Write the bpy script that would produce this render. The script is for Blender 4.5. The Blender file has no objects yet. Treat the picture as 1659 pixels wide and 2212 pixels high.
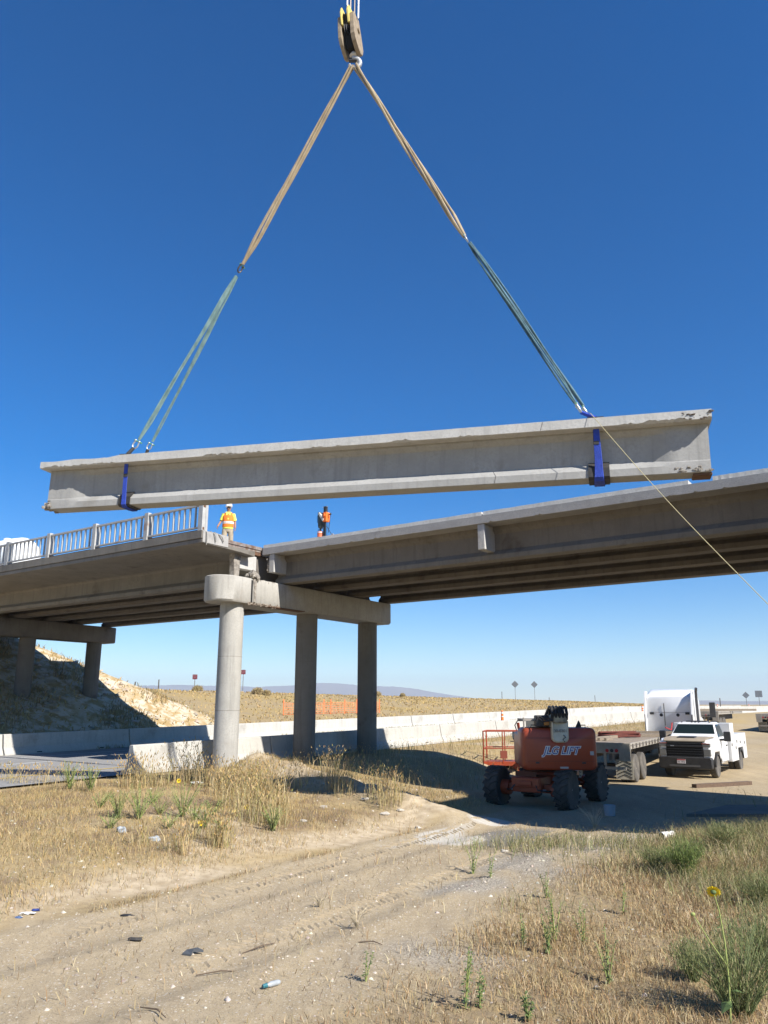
import bpy, math, random
import numpy as np
from mathutils import Vector, Matrix
random.seed(7); rng = np.random.default_rng(11)
S = bpy.context.scene
# ------------------------------------------------------------------ camera
CAMZ = 1.96; F = 1661.6; CX = 829.6; CY = 1106.0; HZ = 1521.0
PITCH = math.atan((HZ-CY)/F)
cd = bpy.data.cameras.new('camera'); cam = bpy.data.objects.new('camera', cd); S.collection.objects.link(cam)
cam.location = (0, 0, CAMZ); cam.rotation_euler = (math.pi/2+PITCH, 0, 0)
cd.sensor_fit = 'HORIZONTAL'; cd.sensor_width = 36; cd.lens = 36*F/1659.2
cd.clip_start = 0.1; cd.clip_end = 60000
S.camera = cam
# ------------------------------------------------------------------ light
SUN_AZ = math.radians(133); SUN_EL = math.radians(40.5)
w = bpy.data.worlds.new('World'); S.world = w; w.use_nodes = True
wn = w.node_tree.nodes; bg = wn['Background']
sky = wn.new('ShaderNodeTexSky'); sky.sky_type = 'NISHITA'; sky.sun_disc = False
sky.sun_elevation = SUN_EL; sky.sun_rotation = SUN_AZ
sky.altitude = 900; sky.air_density = 1.0; sky.dust_density = 0.0; sky.ozone_density = 4.0
hs = wn.new('ShaderNodeHueSaturation'); hs.inputs['Saturation'].default_value = 1.44; hs.inputs['Hue'].default_value = .507
w.node_tree.links.new(sky.outputs[0], hs.inputs['Color']); w.node_tree.links.new(hs.outputs[0], bg.inputs[0]); bg.inputs[1].default_value = 0.087
sl = bpy.data.lights.new('sun', 'SUN'); sl.energy = 5.0; sl.angle = math.radians(0.53); sl.color = (1, .962, .905)
sun = bpy.data.objects.new('sun', sl); S.collection.objects.link(sun)
sd = Vector((math.sin(SUN_AZ)*math.cos(SUN_EL), math.cos(SUN_AZ)*math.cos(SUN_EL), math.sin(SUN_EL)))
sun.rotation_euler = sd.to_track_quat('Z', 'Y').to_euler(); sun.location = sd*60
S.view_settings.view_transform = 'Standard'; S.view_settings.look = 'None'; S.view_settings.gamma = 1
S.view_settings.exposure = 0.78
try:
    S.cycles.use_denoising = True; S.cycles.denoiser = 'OPENIMAGEDENOISE'
    S.cycles.max_bounces = 6; S.cycles.diffuse_bounces = 2; S.cycles.volume_bounces = 0
except Exception: pass
# ------------------------------------------------------------------ frames of reference
AZ = math.radians(34.5)
V = Vector((math.sin(AZ), math.cos(AZ), 0)); U = Vector((math.cos(AZ), -math.sin(AZ), 0))
def W(u, v, z=0): return U*u+V*v+Vector((0, 0, z))
C0 = Vector((0, 0, CAMZ))
def ray(px, py):
    x = (px-CX)/F; y = -(py-CY)/F
    return Vector((x, math.cos(PITCH)-y*math.sin(PITCH), math.sin(PITCH)+y*math.cos(PITCH)))
def Pz(px, py, z): r = ray(px, py); return C0+r*((z-CAMZ)/r.z)
def Pn(px, py, n, c): r = ray(px, py); return C0+r*((c-C0.dot(n))/r.dot(n))
def Pd(px, py, d): r = ray(px, py); return C0+r*(d/r.y)
def uvof(p): return p.dot(U), p.dot(V)
# ------------------------------------------------------------------ materials
MATS = {}
def mk(name, col, rough=.7, metal=0., col2=None, nscale=4., nmix=.6, bump=0., bscale=None, spec=None, streak=0., fine=0., stain=None, coat=0., trans=0., stretch=None):
    if name in MATS: return MATS[name]
    m = bpy.data.materials.new(name); m.use_nodes = True; nt = m.node_tree; N = nt.nodes; L = nt.links
    b = N['Principled BSDF']; b.inputs['Roughness'].default_value = rough; b.inputs['Metallic'].default_value = metal
    if spec is not None: b.inputs['Specular IOR Level'].default_value = spec
    if coat: b.inputs['Coat Weight'].default_value = coat
    if trans: b.inputs['Transmission Weight'].default_value = trans
    c4 = lambda c: (c[0], c[1], c[2], 1)
    b.inputs['Base Color'].default_value = c4(col); MATS[name] = m
    if col2 is None and not bump and not streak and not stain: return m
    tc = N.new('ShaderNodeTexCoord'); src = tc.outputs['Object']
    if stretch:
        mp = N.new('ShaderNodeMapping'); mp.inputs['Scale'].default_value = stretch; L.new(src, mp.inputs[0]); src = mp.outputs[0]
    def noise(sc, det=5, vec=None, rough=.6):
        n = N.new('ShaderNodeTexNoise'); n.inputs['Scale'].default_value = sc; n.inputs['Detail'].default_value = det; n.inputs['Roughness'].default_value = rough
        L.new(vec or src, n.inputs['Vector']); return n.outputs['Fac']
    def ramp(f, a, c):
        r = N.new('ShaderNodeMapRange'); r.inputs[1].default_value = a; r.inputs[2].default_value = c; L.new(f, r.inputs[0]); return r.outputs[0]
    def mix(f, a, c):
        x = N.new('ShaderNodeMix'); x.data_type = 'RGBA'
        if isinstance(f, (int, float)): x.inputs[0].default_value = f
        else: L.new(f, x.inputs[0])
        for s, k in ((a, 6), (c, 7)):
            if isinstance(s, tuple): x.inputs[k].default_value = c4(s)
            else: L.new(s, x.inputs[k])
        return x.outputs[2]
    cur = col
    if col2 is not None: cur = mix(ramp(noise(nscale, 7), .5-.35*nmix, .5+.35*nmix), col, col2)
    if fine:
        cur = mix(ramp(noise(nscale*14, 3), .45, .72), cur, tuple(k*(1-fine) for k in col))
    if streak:
        mp = N.new('ShaderNodeMapping'); mp.inputs['Scale'].default_value = (5, 5, .35); L.new(tc.outputs['Object'], mp.inputs[0])
        cur = mix(ramp(noise(1.3, 6, mp.outputs[0]), .52, .8), cur, tuple(k*(1-streak) for k in col))
    if stain:
        cur = mix(ramp(noise(1.1, 6), .6, .72), cur, stain)
    if not isinstance(cur, tuple): L.new(cur, b.inputs['Base Color'])
    if bump:
        bp = N.new('ShaderNodeBump'); bp.inputs['Strength'].default_value = bump; bp.inputs['Distance'].default_value = .02
        L.new(noise(bscale or nscale*6, 6), bp.inputs['Height']); L.new(bp.outputs[0], b.inputs['Normal'])
    return m
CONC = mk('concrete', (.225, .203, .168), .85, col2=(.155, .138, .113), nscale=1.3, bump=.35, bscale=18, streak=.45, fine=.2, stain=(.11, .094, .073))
CONCL = mk('concrete_pale', (.55, .535, .495), .85, col2=(.43, .415, .38), nscale=1.6, bump=.4, bscale=14, streak=.35, fine=.25, stain=(.36, .34, .30))
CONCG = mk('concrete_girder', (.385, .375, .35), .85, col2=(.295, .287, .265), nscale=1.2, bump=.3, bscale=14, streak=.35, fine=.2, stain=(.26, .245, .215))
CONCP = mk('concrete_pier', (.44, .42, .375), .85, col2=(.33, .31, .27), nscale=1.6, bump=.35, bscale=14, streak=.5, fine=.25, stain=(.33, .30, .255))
CONCD = mk('concrete_weathered_shade', (.20, .178, .148), .9, col2=(.125, .108, .09), nscale=1.1, bump=.4, bscale=14, streak=.5, fine=.2, stain=(.085, .072, .06))  # base colour darkened to deepen under-deck shade; streaks and stains are weathering
CONCC = mk('concrete_cut', (.44, .42, .385), .8, col2=(.33, .315, .29), nscale=2.4, bump=.25, bscale=30, fine=.3, stain=(.24, .23, .21))
CONCB = mk('concrete_broken', (.40, .36, .30), .95, col2=(.16, .14, .12), nscale=9, nmix=.5, bump=1., bscale=40)
BARR = mk('concrete_barrier', (.50, .475, .42), .85, col2=(.40, .375, .325), nscale=1.2, bump=.3, bscale=20, streak=.38, fine=.2, stain=(.30, .275, .23))
DARK = mk('dark_void', (.012, .012, .012), .9)
ASPH = mk('asphalt', (.30, .29, .275), .9, col2=(.235, .228, .215), nscale=.5, bump=.4, bscale=60, fine=.25)
PAINTW = mk('road_paint_white', (.62, .62, .60), .7, col2=(.42, .42, .40), nscale=5)
PAINTY = mk('road_paint_yellow', (.60, .40, .06), .7, col2=(.40, .29, .08), nscale=5)
RAILM = mk('rail_metal', (.47, .46, .43), .55, col2=(.37, .355, .33), nscale=4, stain=(.28, .15, .08), metal=.0)
RUST = mk('rust', (.17, .085, .045), .9, col2=(.09, .05, .03), nscale=8, bump=.5)
STEEL = mk('galvanised_steel', (.52, .53, .54), .45, metal=.7, col2=(.40, .41, .42), nscale=6)
BLACK = mk('black_plastic', (.018, .018, .019), .55, col2=(.035, .034, .033), nscale=6)
RUBBER = mk('rubber', (.030, .029, .028), .85, col2=(.085, .075, .062), nscale=3.5, bump=.3)
RUBBERD = mk('dusty_rubber', (.05, .047, .043), .9, col2=(.16, .14, .115), nscale=3., bump=.3)
PAD = mk('black_rubber_pad', (.022, .020, .018), .7, col2=(.05, .045, .04), nscale=8)
YEL = mk('crane_yellow', (.75, .60, .14), .5, col2=(.58, .47, .16), nscale=6)
GRIME = mk('hook_block_grime', (.34, .27, .18), .75, col2=(.19, .14, .09), nscale=7, bump=.3)
WIRE = mk('wire_rope', (.62, .62, .60), .4, metal=.5)
SBEIGE = mk('sling_beige', (.44, .355, .23), .9, col2=(.27, .205, .125), nscale=5, stretch=(1, 1, .4), bump=.6, bscale=30)
STEAL = mk('sling_teal', (.24, .36, .34), .85, col2=(.10, .18, .18), nscale=6, stretch=(1, 1, .5), bump=.6, bscale=30)
STEALD = mk('sling_teal_dark', (.05, .09, .11), .8, col2=(.10, .20, .23), nscale=6, bump=.6, bscale=30)
SBLUE = mk('sling_blue', (.03, .08, .50), .7, col2=(.02, .05, .33), nscale=10, bump=.6, bscale=40)
ROPEY = mk('rope_yellow', (.52, .45, .24), .8)
ORNG = mk('lift_orange', (.36, .055, .014), .45, col2=(.27, .048, .018), nscale=3, fine=.2, stain=(.17, .065, .04), coat=.1)
CREAM = mk('boom_cream', (.60, .55, .40), .5, col2=(.48, .43, .31), nscale=5)
LBLUE = mk('decal_blue', (.02, .04, .22), .5)
LWHITE = mk('decal_white', (.75, .74, .72), .5)
PWHITE = mk('truck_white', (.78, .78, .77), .3, col2=(.70, .69, .67), nscale=2, coat=.4)
PDUST = mk('hood_dust', (.33, .27, .19), .75, col2=(.26, .21, .15), nscale=4)
GLASS = mk('glass', (.012, .02, .02), .08, spec=.2)
CHROME = mk('chrome', (.7, .7, .7), .15, metal=1.)
REDL = mk('red_lens', (.45, .02, .02), .3)
LAMP = mk('lamp_lens', (.18, .18, .17), .15, spec=.7)
TRAIL = mk('trailer_steel', (.22, .20, .175), .7, col2=(.12, .10, .085), nscale=4, stain=(.13, .075, .05))
TRAILW = mk('trailer_rail', (.38, .345, .285), .65, col2=(.25, .22, .175), nscale=4)
WOOD = mk('weathered_wood', (.31, .25, .18), .9, col2=(.19, .15, .11), nscale=3, stretch=(6, .5, 6), bump=.4)
WOODD = mk('dark_wood', (.16, .10, .065), .9, col2=(.09, .06, .04), nscale=3, stretch=(6, .6, 6), bump=.4)
RWHEEL = mk('wheel_cream', (.55, .50, .39), .6, col2=(.42, .38, .30), nscale=4)
RIMG = mk('wheel_grey', (.30, .32, .35), .5, metal=.3)
CONE = mk('cone_orange', (.85, .17, .02), .6)
HIVIS = mk('vest_orange', (.95, .24, .02), .8, col2=(.80, .17, .02), nscale=12)
SHIRT = mk('shirt_yellow', (.80, .85, .12), .85)
SKIN = mk('skin', (.34, .17, .10), .6)
KHAKI = mk('khaki', (.40, .33, .23), .9, col2=(.31, .25, .17), nscale=10)
HATW = mk('hard_hat_white', (.85, .85, .84), .35)
BOOT = mk('boot_brown', (.10, .06, .04), .8)
REFL = mk('reflective_tape', (.70, .70, .66), .4)
SIGNR = mk('sign_red', (.13, .012, .02), .5)
SIGNT = mk('sign_text', (.33, .22, .23), .5)
SIGNG = mk('sign_back_grey', (.20, .21, .22), .5, metal=.4, col2=(.14, .145, .15), nscale=3)
POSTM = mk('post_metal', (.22, .22, .22), .6, metal=.4)
FENCEO = mk('fence_orange', (.80, .20, .06), .8)
REDP = mk('red_paint', (.42, .03, .03), .5)
TANKW = mk('tank_white', (.82, .82, .80), .4)
LEAFG = mk('leaf_green', (.075, .125, .035), .7, col2=(.12, .16, .05), nscale=6)
LEAFO = mk('leaf_olive', (.17, .20, .075), .75, col2=(.10, .13, .045), nscale=6)
STEMY = mk('stem_green', (.30, .34, .10), .8)
PETAL = mk('petal_yellow', (.85, .58, .01), .6)
SEEDB = mk('flower_centre', (.10, .06, .02), .9)
DRYST = mk('dry_stem', (.46, .38, .25), .9)
PLASTC = mk('clear_plastic', (.42, .45, .46), .3, spec=.5, col2=(.26, .27, .27), nscale=12)
BOTT = mk('bottle_blue', (.03, .15, .18), .3, spec=.5)
PAPER = mk('litter_paper', (.72, .70, .66), .8)
ROCKW = mk('pale_rock', (.52, .47, .39), .9, col2=(.38, .34, .28), nscale=8, bump=.5)
PEACH = mk('plate_white', (.66, .62, .62), .5)
# vertex-colour material (grass, pebbles)
def vcol(name, rough=.9, translucent=0.):
    m = bpy.data.materials.new(name); m.use_nodes = True; N = m.node_tree.nodes; L = m.node_tree.links
    a = N.new('ShaderNodeVertexColor'); a.layer_name = 'Col'; b = N['Principled BSDF']; b.inputs['Roughness'].default_value = rough
    b.inputs['Specular IOR Level'].default_value = .2
    L.new(a.outputs[0], b.inputs['Base Color'])
    if translucent:
        t = N.new('ShaderNodeBsdfTranslucent'); L.new(a.outputs[0], t.inputs[0]); ms = N.new('ShaderNodeMixShader'); ms.inputs[0].default_value = translucent
        L.new(b.outputs[0], ms.inputs[1]); L.new(t.outputs[0], ms.inputs[2]); L.new(ms.outputs[0], N['Material Output'].inputs[0])
    MATS[name] = m; return m
GRASSM = vcol('grass', .9, .3); STONEM = vcol('stone')
# ------------------------------------------------------------------ mesh helpers
COL = S.collection
class MB:
    def __init__(s): s.v = []; s.f = []
    def add(s, vs, fs):
        o = len(s.v); s.v += [tuple(p) for p in vs]; s.f += [tuple(i+o for i in f) for f in fs]; return s
    def box(s, x0, x1, y0, y1, z0, z1, M=None):
        vs = [Vector((x, y, z)) for z in (z0, z1) for y in (y0, y1) for x in (x0, x1)]
        if M is not None: vs = [M @ p for p in vs]
        return s.add(vs, [(0, 2, 3, 1), (4, 5, 7, 6), (0, 1, 5, 4), (2, 6, 7, 3), (0, 4, 6, 2), (1, 3, 7, 5)])
    def bar(s, a, b, wx, wz, up=(0, 0, 1)):
        a = Vector(a); b = Vector(b); d = (b-a).normalized(); up = Vector(up)
        if abs(d.dot(up)) > .98: up = Vector((1, 0, 0))
        x = d.cross(up).normalized()*wx/2; z = x.cross(d).normalized()*wz/2
        vs = [p+sx*x+sz*z for p in (a, b) for sx, sz in ((-1, -1), (1, -1), (1, 1), (-1, 1))]
        return s.add(vs, [(0, 1, 2, 3), (7, 6, 5, 4), (0, 4, 5, 1), (1, 5, 6, 2), (2, 6, 7, 3), (3, 7, 4, 0)])
    def loft(s, rings, cap=True, closed=True):
        n = len(rings[0]); o = len(s.v)
        for r in rings: s.v += [tuple(p) for p in r]
        for i in range(len(rings)-1):
            for j in range(n if closed else n-1):
                a = o+i*n+j; b = o+i*n+(j+1) % n; s.f.append((a, b, b+n, a+n))
        if cap and closed:
            s.f.append(tuple(o+j for j in range(n-1, -1, -1))); s.f.append(tuple(o+(len(rings)-1)*n+j for j in range(n)))
        return s
    def prism(s, prof, a, b, X=(0, 1, 0), Z=(0, 0, 1)):   # profile (x,z) swept from a to b
        a = Vector(a); b = Vector(b); X = Vector(X); Z = Vector(Z)
        return s.loft([[p+X*q[0]+Z*q[1] for q in prof] for p in (a, b)])
    def tube(s, pts, r, n=8, cap=True):
        pts = [Vector(p) for p in pts]; rs = r if isinstance(r, (list, tuple)) else [r]*len(pts); rings = []
        ref = None
        for i, p in enumerate(pts):
            d = (pts[min(i+1, len(pts)-1)]-pts[max(i-1, 0)]).normalized()
            if ref is None: ref = d.orthogonal().normalized()
            x = (ref-d*ref.dot(d)); x = x.normalized() if x.length > 1e-6 else d.orthogonal().normalized(); ref = x; y = d.cross(x)
            rings.append([p+(x*math.cos(t)+y*math.sin(t))*rs[i] for t in [2*math.pi*k/n for k in range(n)]])
        return s.loft(rings, cap)
    def cyl(s, a, b, r, n=16, r2=None): return s.tube([a, b], [r, r if r2 is None else r2], n)
    def lathe(s, prof, c=(0, 0, 0), axis='z', n=24):      # prof (r, h)
        c = Vector(c); rings = []
        for r, h in prof:
            ring = []
            for k in range(n):
                t = 2*math.pi*k/n; q = (r*math.cos(t), r*math.sin(t))
                ring.append(c+Vector({'z': (q[0], q[1], h), 'x': (h, q[0], q[1]), 'y': (q[1], h, q[0])}[axis]))
            rings.append(ring)
        return s.loft(rings)
    def rock(s, c, r, n=2, jit=.25, sq=(1, 1, 1)):
        c = Vector(c); R = [Vector((0, 0, -1))]; k = 7 if n < 3 else 9; rows = 3 if n < 3 else 5
        rings = []
        for i in range(1, rows+1):
            ph = math.pi*i/(rows+1)-math.pi/2
            rings.append([c+Vector((math.cos(ph)*math.cos(2*math.pi*j/k)*sq[0], math.cos(ph)*math.sin(2*math.pi*j/k)*sq[1], math.sin(ph)*sq[2]))*r*(1+random.uniform(-jit, jit)) for j in range(k)])
        return s.loft(rings)
    def sphere(s, c, r, n=12, sq=(1, 1, 1)):
        c = Vector(c); m = n//2; rings = []
        for i in range(m+1):
            ph = math.pi*(i/m-.5)*.985
            rings.append([c+Vector((math.cos(ph)*math.cos(2*math.pi*j/n)*sq[0], math.cos(ph)*math.sin(2*math.pi*j/n)*sq[1], math.sin(ph)*sq[2]))*r for j in range(n)])
        return s.loft(rings)
    def build(s, name, mat, parent=None, smooth=False, bevel=0., origin=None, ang=40):
        me = bpy.data.meshes.new(name); vs = s.v
        if origin is not None: vs = [(p[0]-origin[0], p[1]-origin[1], p[2]-origin[2]) for p in vs]
        me.from_pydata(vs, [], s.f); me.update()
        o = bpy.data.objects.new(name, me); COL.objects.link(o); me.materials.append(mat)
        if parent is not None: o.parent = parent
        if smooth:
            me.polygons.foreach_set('use_smooth', [True]*len(me.polygons)); me.set_sharp_from_angle(angle=math.radians(ang))
        if bevel:
            b = o.modifiers.new('bevel', 'BEVEL'); b.width = bevel; b.segments = 2; b.limit_method = 'ANGLE'; b.angle_limit = math.radians(35)
        return o
def tag(o, label, cat=None, group=None, kind=None):
    o['label'] = label
    if cat: o['category'] = cat
    if group: o['group'] = group
    if kind: o['kind'] = kind
    return o
def root(name, label, cat, loc=(0, 0, 0), az=0., group=None):
    e = bpy.data.objects.new(name, None); COL.objects.link(e); e.empty_display_size = .3
    e.location = loc; e.rotation_euler = (0, 0, -az); return tag(e, label, cat, group)
def thing(o, label, cat, group=None): return tag(o, label, cat, group)
def struct(o): o['kind'] = 'structure'; return o
def copy_tree(o, parent=None):
    c = o.copy(); COL.objects.link(c); c.parent = parent
    for ch in list(o.children): copy_tree(ch, c)
    return c
def text(name, body, size, mat, M, parent=None, shear=0., off=0., ext=.002, sx=1.):
    cu = bpy.data.curves.new(name, 'FONT'); cu.body = body; cu.size = size; cu.align_x = 'CENTER'; cu.align_y = 'CENTER'; cu.shear = shear; cu.offset = off; cu.extrude = ext
    t = bpy.data.objects.new('tmp_text', cu); COL.objects.link(t); bpy.context.view_layer.update()
    me = bpy.data.meshes.new_from_object(t.evaluated_get(bpy.context.evaluated_depsgraph_get())); bpy.data.objects.remove(t)
    me.transform(M @ Matrix.Diagonal((sx, 1, 1, 1))); me.materials.clear(); me.materials.append(mat)
    o = bpy.data.objects.new(name, me); COL.objects.link(o); o.parent = parent; return o
ORD = 'first second third fourth fifth sixth seventh eighth ninth tenth eleventh twelfth thirteenth fourteenth fifteenth sixteenth seventeenth eighteenth nineteenth twentieth twenty-first twenty-second twenty-third twenty-fourth twenty-fifth twenty-sixth twenty-seventh twenty-eighth twenty-ninth thirtieth'.split()
# ------------------------------------------------------------------ terrain
def sm(t): t = np.clip(t, 0, 1); return t*t*(3-2*t)
def nz(x, y, sc, seed=0):
    r = np.random.default_rng(seed); o = 0
    for k in range(7):
        a = r.uniform(0, 6.28); f = sc*r.uniform(.6, 1.9); o = o+np.sin((x*math.cos(a)+y*math.sin(a))*f+r.uniform(0, 6.28))
    return o/7
LOT = -.80
def roadz(v): return .012*np.clip(v-18, -25, 75)-.03
def height(x, y):
    x = np.asarray(x, float); y = np.asarray(y, float)
    u = U.x*x+U.y*y; v = V.x*x+V.y*y; rz = roadz(v)
    far = sm((v-32)/25)
    lot = LOT-.06*sm((v-24)/8)*(1-far)+.62*far+.03*nz(x, y, .5, 1)*(1-.5*sm((v-40)/20))
    s = np.clip((-9.9-u)/8.6, 0, 1); under = sm((v-20)/4)*(1-.6*far)
    f = .30*sm(s*5)+.70*sm(s); f = f*(1-under)+sm((s-.35)/.6)*under
    z = lot+(rz-.06-lot)*f
    bankn = sm((s-.02)*6)*(1-sm((-u-18)/1.2))
    z += bankn*(.05*nz(x, y, 1.6, 2)+.025*nz(x, y, 5, 3))*(1-sm((v-60)/60))
    # spur of spoil running out from the first column
    t = np.clip((u+17.6)/(7.6), 0, 1); cu, cv = -17.6+7.6*t, 18.75-1.5*t
    dd = np.sqrt((u-cu)**2+(v-cv)**2)
    z += (.20*(1-t)+.28)*np.exp(-(dd/.8)**2)*(1+.3*nz(x, y, 3.2, 5)+.15*nz(x, y, 9, 15))
    # ruts in the track
    tr = sm((u+9.9)/.3)*(1-sm((u+4.5)/1.2))*(1-sm((v-19)/4))
    for ru in (-8.75, -6.75):
        z -= tr*.035*np.exp(-((u-ru)/.28)**2); z += tr*.03*np.exp(-((u-ru-.5)/.16)**2)
    z += tr*.004*nz(x, y, 6, 6)
    z += .035*np.exp(-((u+9.7)/.22)**2)*(1-sm((v-14)/3))
    # low weedy bank on the right
    z += .52*np.exp(-((x-9.3)/4.0)**2-((y-15.2)/2.3)**2)+.10*np.exp(-((x-4)/2.2)**2-((y-12.5)/2.5)**2)
    z += .12*sm((9-y)/6)
    # ground beyond the far barrier
    zc = np.clip(3.75-.0075*(v-55), 1.0, 3.9)
    e = np.clip((-33.5-u)/46, 0, 1); fld = rz-.12+(zc-rz+.12)*(.35*e+.65*sm(e))-.25*np.exp(-((u+35)/2)**2)
    back = np.clip((-u-84)/250, 0, 1); fld = fld*(1-sm(back))+(-.6)*sm(back)
    fld += .10*nz(x, y, .35, 8)*sm((-u-33.5)/4)*np.exp(-np.hypot(x, y)/260)
    z = np.where(u < -32, fld*sm((-32-u)/1.5)+(rz-.06)*(1-sm((-32-u)/1.5)), z)
    # approach fill on the left
    hill = np.minimum(np.minimum((-33.2-u)*.52, 4.15-(v-28.7)*.62), 6.7)
    hill = np.minimum(hill, 6.7+(v-5)*.5)
    z = np.where(u < -31.5, np.maximum(z, hill+.16*nz(x, y, .9, 9)+.07*nz(x, y, 3.1, 10)), z)
    r = np.hypot(x, y); z = z*(1-sm((r-500)/1500))-.4*sm((r-500)/1500)
    return z
def hz(x, y): return float(height(x, y))
def G(px, py, z0=LOT):
    z = z0
    for _ in range(12):
        p = Pz(px, py, z); z = .5*z+.5*hz(p.x, p.y)
    return Vector((p.x, p.y, hz(p.x, p.y)))
def axis(lo, hi, st, out, n):
    c = np.arange(lo, hi+1e-6, st); g = np.geomspace(st*1.3, out, n); g = np.cumsum(g)*out/np.cumsum(g)[-1]
    return c, g
cx, gx = axis(-26, 24, .16, 32000, 60); xs = np.concatenate([-26-gx[::-1], cx, 24+gx])
cy = np.concatenate([np.arange(2, 34, .16), np.arange(34, 62, .4)]); gy = np.cumsum(np.geomspace(.6, 5000, 62)); gy *= 32000/gy[-1]
ys = np.concatenate([[-400, -60, -15, -5, -1], cy, 62+gy])
X, Y = np.meshgrid(xs, ys); Z = height(X, Y)
def grid_mesh(name, X, Y, Z):
    ny, nx = X.shape; me = bpy.data.meshes.new(name)
    me.vertices.add(nx*ny); me.vertices.foreach_set('co', np.stack([X, Y, Z], -1).astype(np.float32).ravel())
    i = np.arange(ny-1)[:, None]*nx+np.arange(nx-1)[None]; q = np.stack([i, i+1, i+1+nx, i+nx], -1).reshape(-1, 4)
    me.loops.add(q.size); me.loops.foreach_set('vertex_index', q.ravel().astype(np.int32))
    me.polygons.add(len(q)); me.polygons.foreach_set('loop_start', np.arange(0, q.size, 4, dtype=np.int32))
    me.update(); me.validate(); me.polygons.foreach_set('use_smooth', np.ones(len(q), bool)); return me
gm = grid_mesh('ground', X, Y, Z)
UU = U.x*X+U.y*Y; VV = V.x*X+V.y*Y
nA = nz(X, Y, .9, 21); nB = nz(X, Y, 2.3, 22); nC = nz(X, Y, .35, 23)
def track_mask(u, v, n1, n2): return sm((u+9.95+.25*n1)/.35)*(1-sm((u+5.6-.1*(v-8)*0+.9*n2+.5*n1)/1.8))*(1-sm((v-26)/6))
tm = track_mask(UU, VV, nB, nA)
lotm = sm((UU+16)/3)*sm((VV-17.5)/3)*(1-sm((VV-75)/30))*(1-sm((UU-6)/8))*(.55+.45*np.clip(nA*1.5+.5, 0, 1))
tm = np.maximum(tm, .85*lotm)
gravel = 1.1*np.exp(-((X-2.9-(Y-14.6)*.75)/1.3)**2)*sm((Y-12.0)/1.2)*(1-sm((Y-16.2)/2))
gravel = np.maximum(gravel, np.exp(-((X-6.6)/1.4)**2-((Y-12.2)/.9)**2))
gravel = np.clip(np.maximum(gravel*1.2, .6*np.exp(-((X-.6)/1.2)**2-((Y-9.3)/1.5)**2)), 0, 1)*np.clip(.5+.9*nB+.4*nz(X, Y, 5, 63), 0, 1)
chalk = np.clip(1.7*np.exp(-((UU+9.2+.25*nB)/.45)**2-((VV-15.4)/1.7)**2)+1.5*np.exp(-((UU+8.3)/.5)**2-((VV-14.6)/1.2)**2)+1.2*np.exp(-((UU+8.9)/.7)**2-((VV-17.6)/.6)**2)-.55+.9*nB+.35*nz(X, Y, 6, 61), 0, 1)
wet = np.clip(1.6*np.exp(-((UU+7.6)/.8)**2-((VV-15.9)/1.3)**2)-.2+.4*nB, 0, 1)
bare = sm((-UU-9.9)/.4)*(1-sm((-UU-18.5)/1))*np.clip(.02+1.0*nA+.7*nB-.9*sm((-UU-11.5)/2)*sm((13-VV)/3), 0, 1)*(1-sm((VV-45)/20))
hillm = ((UU < -33)*sm((37.5-VV)/2)*(hz(0, 0)*0+1))
edge = np.exp(-((UU+10.5)/.85)**2)*(1-sm((VV-17)/2))*np.clip(.75+.9*nB, 0, 1)
bare = np.maximum(bare, edge)
tt_ = np.clip((UU+17.6)/7.6, 0, 1); spd = np.hypot(UU-(-17.6+7.6*tt_), VV-(18.75-1.5*tt_)); bare = np.maximum(bare, np.exp(-(spd/.9)**2)*np.clip(.8+.6*nB, 0, 1))
bare = np.maximum(bare, hillm*np.clip(.35+1.6*nB+.9*nA, 0, 1)*sm((Z-.2)/1))
def add_col(me, name, r, g, b):
    a = me.color_attributes.new(name, 'FLOAT_COLOR', 'POINT')
    a.data.foreach_set('color', np.stack([r, g, b, np.ones_like(r)], -1).astype(np.float32).ravel())
rut = sum(np.exp(-((UU-r_+.12*nC)/.30)**4) for r_ in (-9.2, -7.0))*(1-sm((VV-17)/2))*sm((VV-6)/5)*np.clip(.6+.6*nA, 0, 1)
stubm = (UU > -8)*(1-tm)*(1-sm((VV-18)/2))*sm((24-Y)/4); bankm = sm((-UU-10.3)/.6)*(1-sm((-UU-19)/1))*(1-sm((VV-20)/2))
add_col(gm, 'zone4', stubm*1., bankm*1., bankm*0.)
add_col(gm, 'zone3', rut, rut, rut)
add_col(gm, 'zone', tm, gravel, chalk); add_col(gm, 'zone2', wet, bare, hillm*1.0)
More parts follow.
